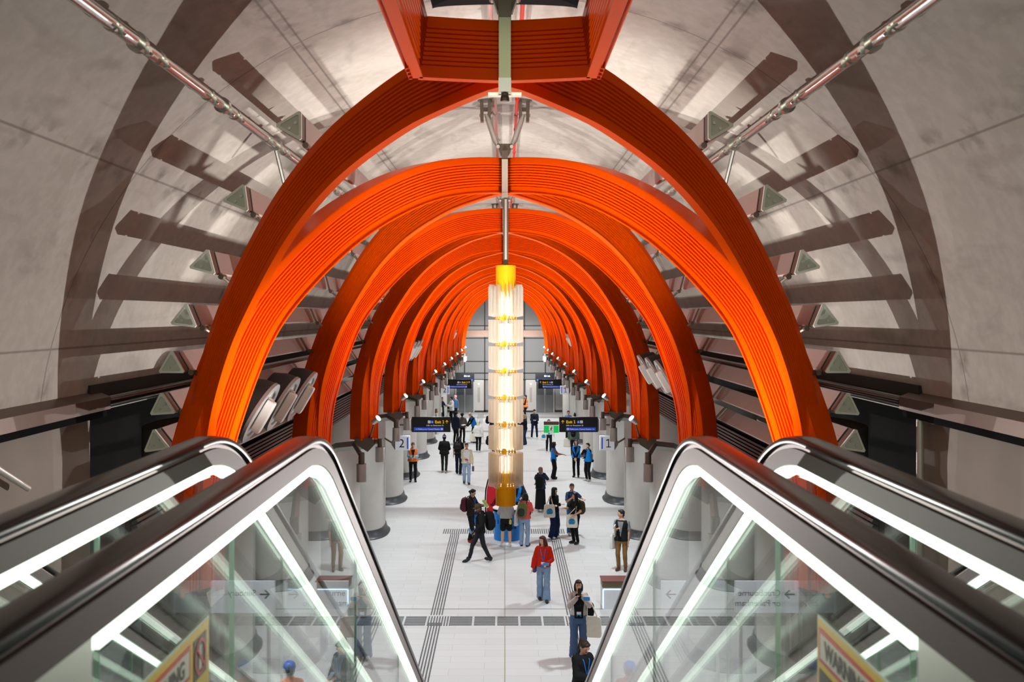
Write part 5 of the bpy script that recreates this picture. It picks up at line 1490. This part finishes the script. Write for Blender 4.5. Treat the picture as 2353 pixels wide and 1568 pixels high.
    crossbag(P, (-.06, .16, 1.10), 'black belt bag across the chest of the gesturing woman in blue', (14, 14, 16), (.10, .05, .07))
    person('woman in a blue vest with brown shoulder-length hair, hands clasped low', 1324, 1097, 1.68, -14, top=(16, 16, 18), hem=.88, bcol=(16, 16, 18), hair='bob', hcol=(66, 44, 34), skin='light', hp='clasp', hn='clasp', vest=B, inner=(16, 16, 18), vs=.012, female=True)
    P = person('woman in a blue vest and pale shoes with a hand to her chin', 1351, 1106, 1.66, -52, top=(16, 16, 18), hem=.88, bottom='slim', bcol=(16, 16, 18), hair='bun', hcol=(28, 22, 22), skin='light', shoes=(206, 200, 190), hp=(-.10, .18, 1.08), hn='chin', vest=B, vs=.012, female=True)
    crossbag(P, (.10, -.17, .92), 'small black bag at the back of the woman with a hand to her chin', (16, 16, 18), (.08, .05, .07), 1)
    P = person('bald man in a blue vest bending to hand out papers', 1090, 1018, 1.78, -62, top=(16, 16, 18), hem=.88, bcol=(16, 16, 18), hair='bald', skin='light', hp=(.10, .50, 1.06), hn=(.08, .46, 1.08), lean=20, head=(0, 12), vest=B, vs=.014)
    held(P, (0, .66, 1.02), (.3, .2, .012), (232, 232, 228), 'white papers offered by the bald man in the blue vest', 'paper', 'papers', tilt=10)
    # ---- platform-two side group
    P = person('man in an orange vest over a pale blue shirt looking at a phone', 949, 1108, 1.74, 6, top=(150, 170, 196), hem=.9, bcol=(18, 18, 22), hair='short', hcol=(96, 66, 42), skin='light', hp='phone', hn='phone', head=(0, 22), vest=(240, 122, 44), inner=(22, 24, 28), stripes=True, vs=.012, puff=.012)
    held(P, (0, .36, 1.13), (.075, .012, .15), (20, 20, 24), 'dark phone held by the man in the orange vest', tilt=-50)
    P = person('person in a striped bobble beanie, black jumper and green trousers', 1021, 1087, 1.72, 176, top=(16, 16, 18), hem=.86, bcol=(30, 42, 22), hair='short', hat=('beanie', (24, 24, 34)), shoes=(150, 146, 140), hp=(.10, .26, 1.10), hn=(.10, .26, 1.10), feet=STEP, vs=.012, puff=.03, topn='jumper')
    P = person('man in a cream jacket, white tee and pale jeans with a blue lanyard', 1072, 1113, 1.76, 4, top=(218, 206, 172), hem=.88, bottom='jeans', bcol=(150, 172, 198), hair='short', hcol=(30, 24, 22), skin='tan', shoes=(40, 36, 34), hp=(.26, .06, .82), hn=(.02, .22, 1.08), feet=STEP, inner=(226, 224, 222), lanyard=True, vs=.012, puff=.016, topn='jacket')
    held(P, (.27, .10, .66), (.10, .02, .24), (74, 78, 88), 'folded dark leaflet hanging from the hand of the man in cream', 'leaflet', 'leaflet', tilt=15)
    held(P, (-.01, .32, 1.08), (.12, .012, .07), (176, 44, 36), 'red card held by the man in the cream jacket', 'card', 'card', tilt=-40)
    P = person('man in dark jeans walking behind the man in the cream jacket', 1054, 1090, 1.72, 172, top=(20, 20, 24), hem=.88, sleeve=.5, bottom='jeans', bcol=(24, 32, 48), hair='short', skin='mid', shoes=(30, 30, 32), feet=STEP, vs=.014)
    backpack(P, (34, 32, 36), 'dark grey backpack on the man behind the cream jacket', (24, 22, 26))
    person('person in a navy jacket and dark cap seen from behind', 1047, 1020, 1.78, 140, top=(22, 30, 52), hem=.82, bcol=(18, 18, 22), hair='short', hat=('cap', (18, 18, 22)), skin='mid', vs=.014, puff=.025, topn='jacket')
    person('person in a grey jacket seen from behind, beside the navy jacket', 1062, 1018, 1.70, 165, top=(110, 106, 104), hem=.9, bcol=(16, 16, 18), hair='curly', hcol=(24, 20, 18), skin='tan', hp=(.16, .2, 1.1), hn=(.16, .2, 1.1), vs=.014, puff=.02, topn='jacket')
    P = person('person in a white jumper and pale hood walking away, black trousers', 1099, 1040, 1.68, 168, top=(216, 212, 208), hem=.86, bcol=(14, 14, 16), hair=None, hat=('hood', (206, 196, 172)), skin='light', shoes=(208, 206, 202), feet=STEP, vs=.013, female=True, puff=.03, topn='jumper', face=False)
    tote(P, (.29, -.06, .80), 'cream tote on the person in the white jumper', (.34, .44), 30, False, (.18, .0, 1.44))
    person('girl with long brown hair and a cream top behind the hanging sign', 1002, 998, 1.54, 120, top=(214, 204, 186), bottom='jeans', bcol=(190, 186, 180), hair='long', hcol=(112, 74, 40), skin='light', shoes=(212, 208, 200), vs=.015, female=True)
    P = person('woman in a navy top talking beside the far column', 1015, 972, 1.72, 50, top=(22, 30, 54), bcol=(14, 14, 16), hair='short', hcol=(24, 20, 18), skin='tan', hp=(.12, .36, 1.16), hn=(.12, .34, 1.1), vs=.016, female=True)
    tote(P, (-.28, .1, .92), 'white tote with a blue print beside the woman in the navy top', (.32, .40), -40, True, (-.17, 0, 1.44))
    P = person('person in a white jacket with dark curly hair facing the far column', 1038, 972, 1.74, -62, top=(226, 224, 222), hem=.82, bcol=(16, 16, 18), hair='curly', hcol=(28, 20, 18), skin='tan', hp=(.12, .34, 1.16), hn=(.12, .34, 1.16), vs=.016, puff=.02, topn='jacket')
    crossbag(P, (-.2, .16, 1.0), 'black bag on the person in the white jacket', (16, 16, 18), (.08, .05, .09))
    person('person in a pink hat and denim jacket behind the white jacket', 1047, 966, 1.70, -40, top=(74, 104, 146), bcol=(20, 22, 30), hair='short', hcol=(90, 60, 40), hat=('beanie', (236, 160, 172)), skin='light', vs=.016)
    P = person('person in black half hidden behind the upper part of the pendant lamp', 1130, 1012, 1.70, 92, top=(18, 18, 20), bcol=(18, 18, 20), hair='short', vs=.016)
    backpack(P, (16, 16, 18), 'black backpack showing beside the upper part of the pendant lamp')
    P = person('person in black half hidden behind the lower part of the pendant lamp', 1133, 1068, 1.68, 92, top=(18, 18, 20), bcol=(18, 18, 20), hair='short', vs=.016)
    backpack(P, (14, 14, 16), 'black backpack showing beside the lower part of the pendant lamp')
    # ---- platform 1 side group
    person('person in an orange vest and black clothes at the edge of the pendant lamp', 1208, 966, 1.74, -92, top=(16, 16, 18), bcol=(14, 14, 16), hair='short', skin='tan', hp='phone', hn='phone', vest=(246, 120, 40), stripes=True, vs=.016)
    person('blonde person in a navy jacket and jeans beside the pendant lamp', 1206, 1023, 1.70, -112, top=(20, 26, 42), bottom='jeans', bcol=(34, 52, 86), hair='bob', hcol=(196, 172, 128), skin='light', hp=(.1, .4, 1.2), hn=(.1, .4, 1.16), vs=.015)
    P = person('man in a navy hoodie and trousers looking at a phone in mid hall', 1228, 1009, 1.74, 2, top=(20, 28, 46), hem=.88, bcol=(18, 28, 58), hair='short', skin='light', shoes=(226, 226, 226), hp='phone', hn='phone', feet=((.16, 0, 0, 0), (-.16, 0, 0, 0)), head=(0, 18), vs=.014, puff=.02, topn='hoodie')
    held(P, (0, .36, 1.13), (.075, .012, .15), (20, 20, 24), 'dark phone held by the man in the navy hoodie', tilt=-50)
    P = person('person in a white top walking, head hidden by the green exit sign', 1261, 1038, 1.70, 4, top=(220, 216, 212), hem=.92, bottom='slim', bcol=(16, 16, 18), hair='short', skin='light', hp=(.27, .1, .86), feet=STEP, lanyard=True, vs=.014, female=True)
    tote(P, (-.28, .04, .84), 'cream tote with a dark blue print below the green exit sign', (.30, .44), -8, True, (-.18, 0, 1.42))
    person('man in a blue shirt whose head shows above the hanging exit sign', 1306, 1014, 1.74, 6, top=(34, 84, 170), bcol=(16, 16, 18), hair='short', skin='tan', vs=.015)
    P = person('person with a dark top bun showing above the hanging exit sign', 1321, 1018, 1.66, 150, top=(40, 44, 40), bcol=(18, 18, 20), hair='topbun', skin='tan', vs=.015)
    backpack(P, (52, 56, 40), 'dark olive backpack below the hanging exit sign', (38, 42, 30))
    P = person('person in a sage green puffer jacket below the hanging exit sign', 1318, 1048, 1.72, 172, top=(84, 102, 92), hem=.84, bcol=(20, 26, 34), hair='short', skin='mid', feet=STEP, vs=.014, puff=.035, topn='puffer')
    backpack(P, (16, 18, 20), 'small black backpack with a white tag on the sage puffer jacket', size=.82)
    tote(P, (.34, .04, .66), 'white tote in the hand of the person in the sage puffer', (.36, .44), -5, False, (.27, .04, .95), (226, 222, 208))
    # ---- worker on the escalator
    P = person('worker in a blue helmet and orange jacket at the foot of the platform-one side escalator', 0, 0, 1.74, 150, top=(232, 110, 36), bcol=(30, 34, 60), hair='short', skin='tan', hat=('helmet', (20, 90, 200)), at=(1.98, 15.9, 0), vs=.014, topn='jacket', face=False)
# ================================================================== LIGHT
def area(name, loc, to, size, energy, col=(1, 1, 1), size_y=None):
    d = bpy.data.lights.new(name, 'AREA'); d.energy = energy; d.color = col
    d.size = size
    if size_y: d.shape = 'RECTANGLE'; d.size_y = size_y
    o = bpy.data.objects.new(name, d); COL.objects.link(o); o.location = loc
    o.rotation_euler = (Vector(to) - Vector(loc)).to_track_quat('-Z', 'Y').to_euler()
    return o
def lights():
    w = bpy.data.worlds.new('world'); S.world = w; w.use_nodes = True
    bg = w.node_tree.nodes['Background']
    bg.inputs[0].default_value = (.80, .82, .60, 1); bg.inputs[1].default_value = .28
    for n in range(2, 12):
        y = YF(n)
        for s in (-1, 1):
            spot('uplight_beam', (s * 2.66, y - 2.9, z_(-2.52)), (-s * 2.9, y - 7.9, z_(.6)), 1450 if n == 2 else 400, 70, .35, .03, (1, .93, .895))
            spot('floodlight_beam', (s * 2.62, y - .32, z_(-2.10)), (-s * 1.6, y - .6, z_(1.6)), 200, 110, .9, .05, (1, .95, .9))
    for n in range(1, 12):
        y = YF(n)
        for s in (-1, 1):
            if n == 1: spot('arch_beam', (s * 1.85, y - .9, z_(-2.9)), (s * 1.15, y + 2.2, z_(1.55)), 1250, 76, .7, .08, (1, .97, .92))
            else: spot('arch_beam', (s * 2.52, y - .5, z_(-2.3)), (-s * 1.0, y + 2.0, z_(1.2)), 560, 96, .9, .08, (1, .97, .92))
    for n in range(2, 12):
        y = YF(n)
        for s in (-1, 1):
            spot('downlight_beam', (s * 2.70, y + .02, z_(-3.24)), (s * 1.5, y + .02, 0), 430, 128, .8, .10, (.90, 1, 1.03))
    for n in (2, 3, 4, 5, 6, 7, 8, 9, 10):
        y = YF(n)
        for s in (-1, 1):
            spot('gallery_beam', (s * 3.0, y + 2.6, z_(-3.2)), (s * 5.2, y + 3.2, 1.4), 260, 120, .9, .2, (.90, 1, 1.03))
    for s in (-1, 1): spot('end_wall_fill', (s * 1.8, 64.5, 5.0), (s * 2.0, 74.7, 2.6), 1700, 90, .9, .3, (1, 1, .99))  # spots without fixtures, added to brighten the end wall
    # unseen fill lights added behind and above the landing to lift the shade
    area('concourse_fill', (0, -3.0, z_(2.4)), (0, 8, z_(-.5)), 4.5, 150, (.98, 1, .76), 1.5)
    area('landing_fill', (0, 1.0, z_(2.3)), (0, 2.5, z_(-2)), 3.0, 16, (1, .98, .95), 1.0)

build_setting(); trims(); columns(); arches(); crown_frame(); struts(); baffles(); services(); foot_lamps(); oval_lamps()
pendant(); signs(); hall_things(); escalators()
people()
lights()
S.view_settings.view_transform = 'Standard'
S.view_settings.look = 'None'
S.view_settings.gamma = 1.0
S.view_settings.use_curve_mapping = False
S.view_settings.exposure = 0.0
c = S.cycles
c.max_bounces = 10; c.diffuse_bounces = 3; c.glossy_bounces = 7; c.transmission_bounces = 4; c.transparent_max_bounces = 24
c.sample_clamp_indirect = 6.0; c.sample_clamp_direct = 0.0
c.caustics_reflective = False; c.caustics_refractive = False
c.use_denoising = True
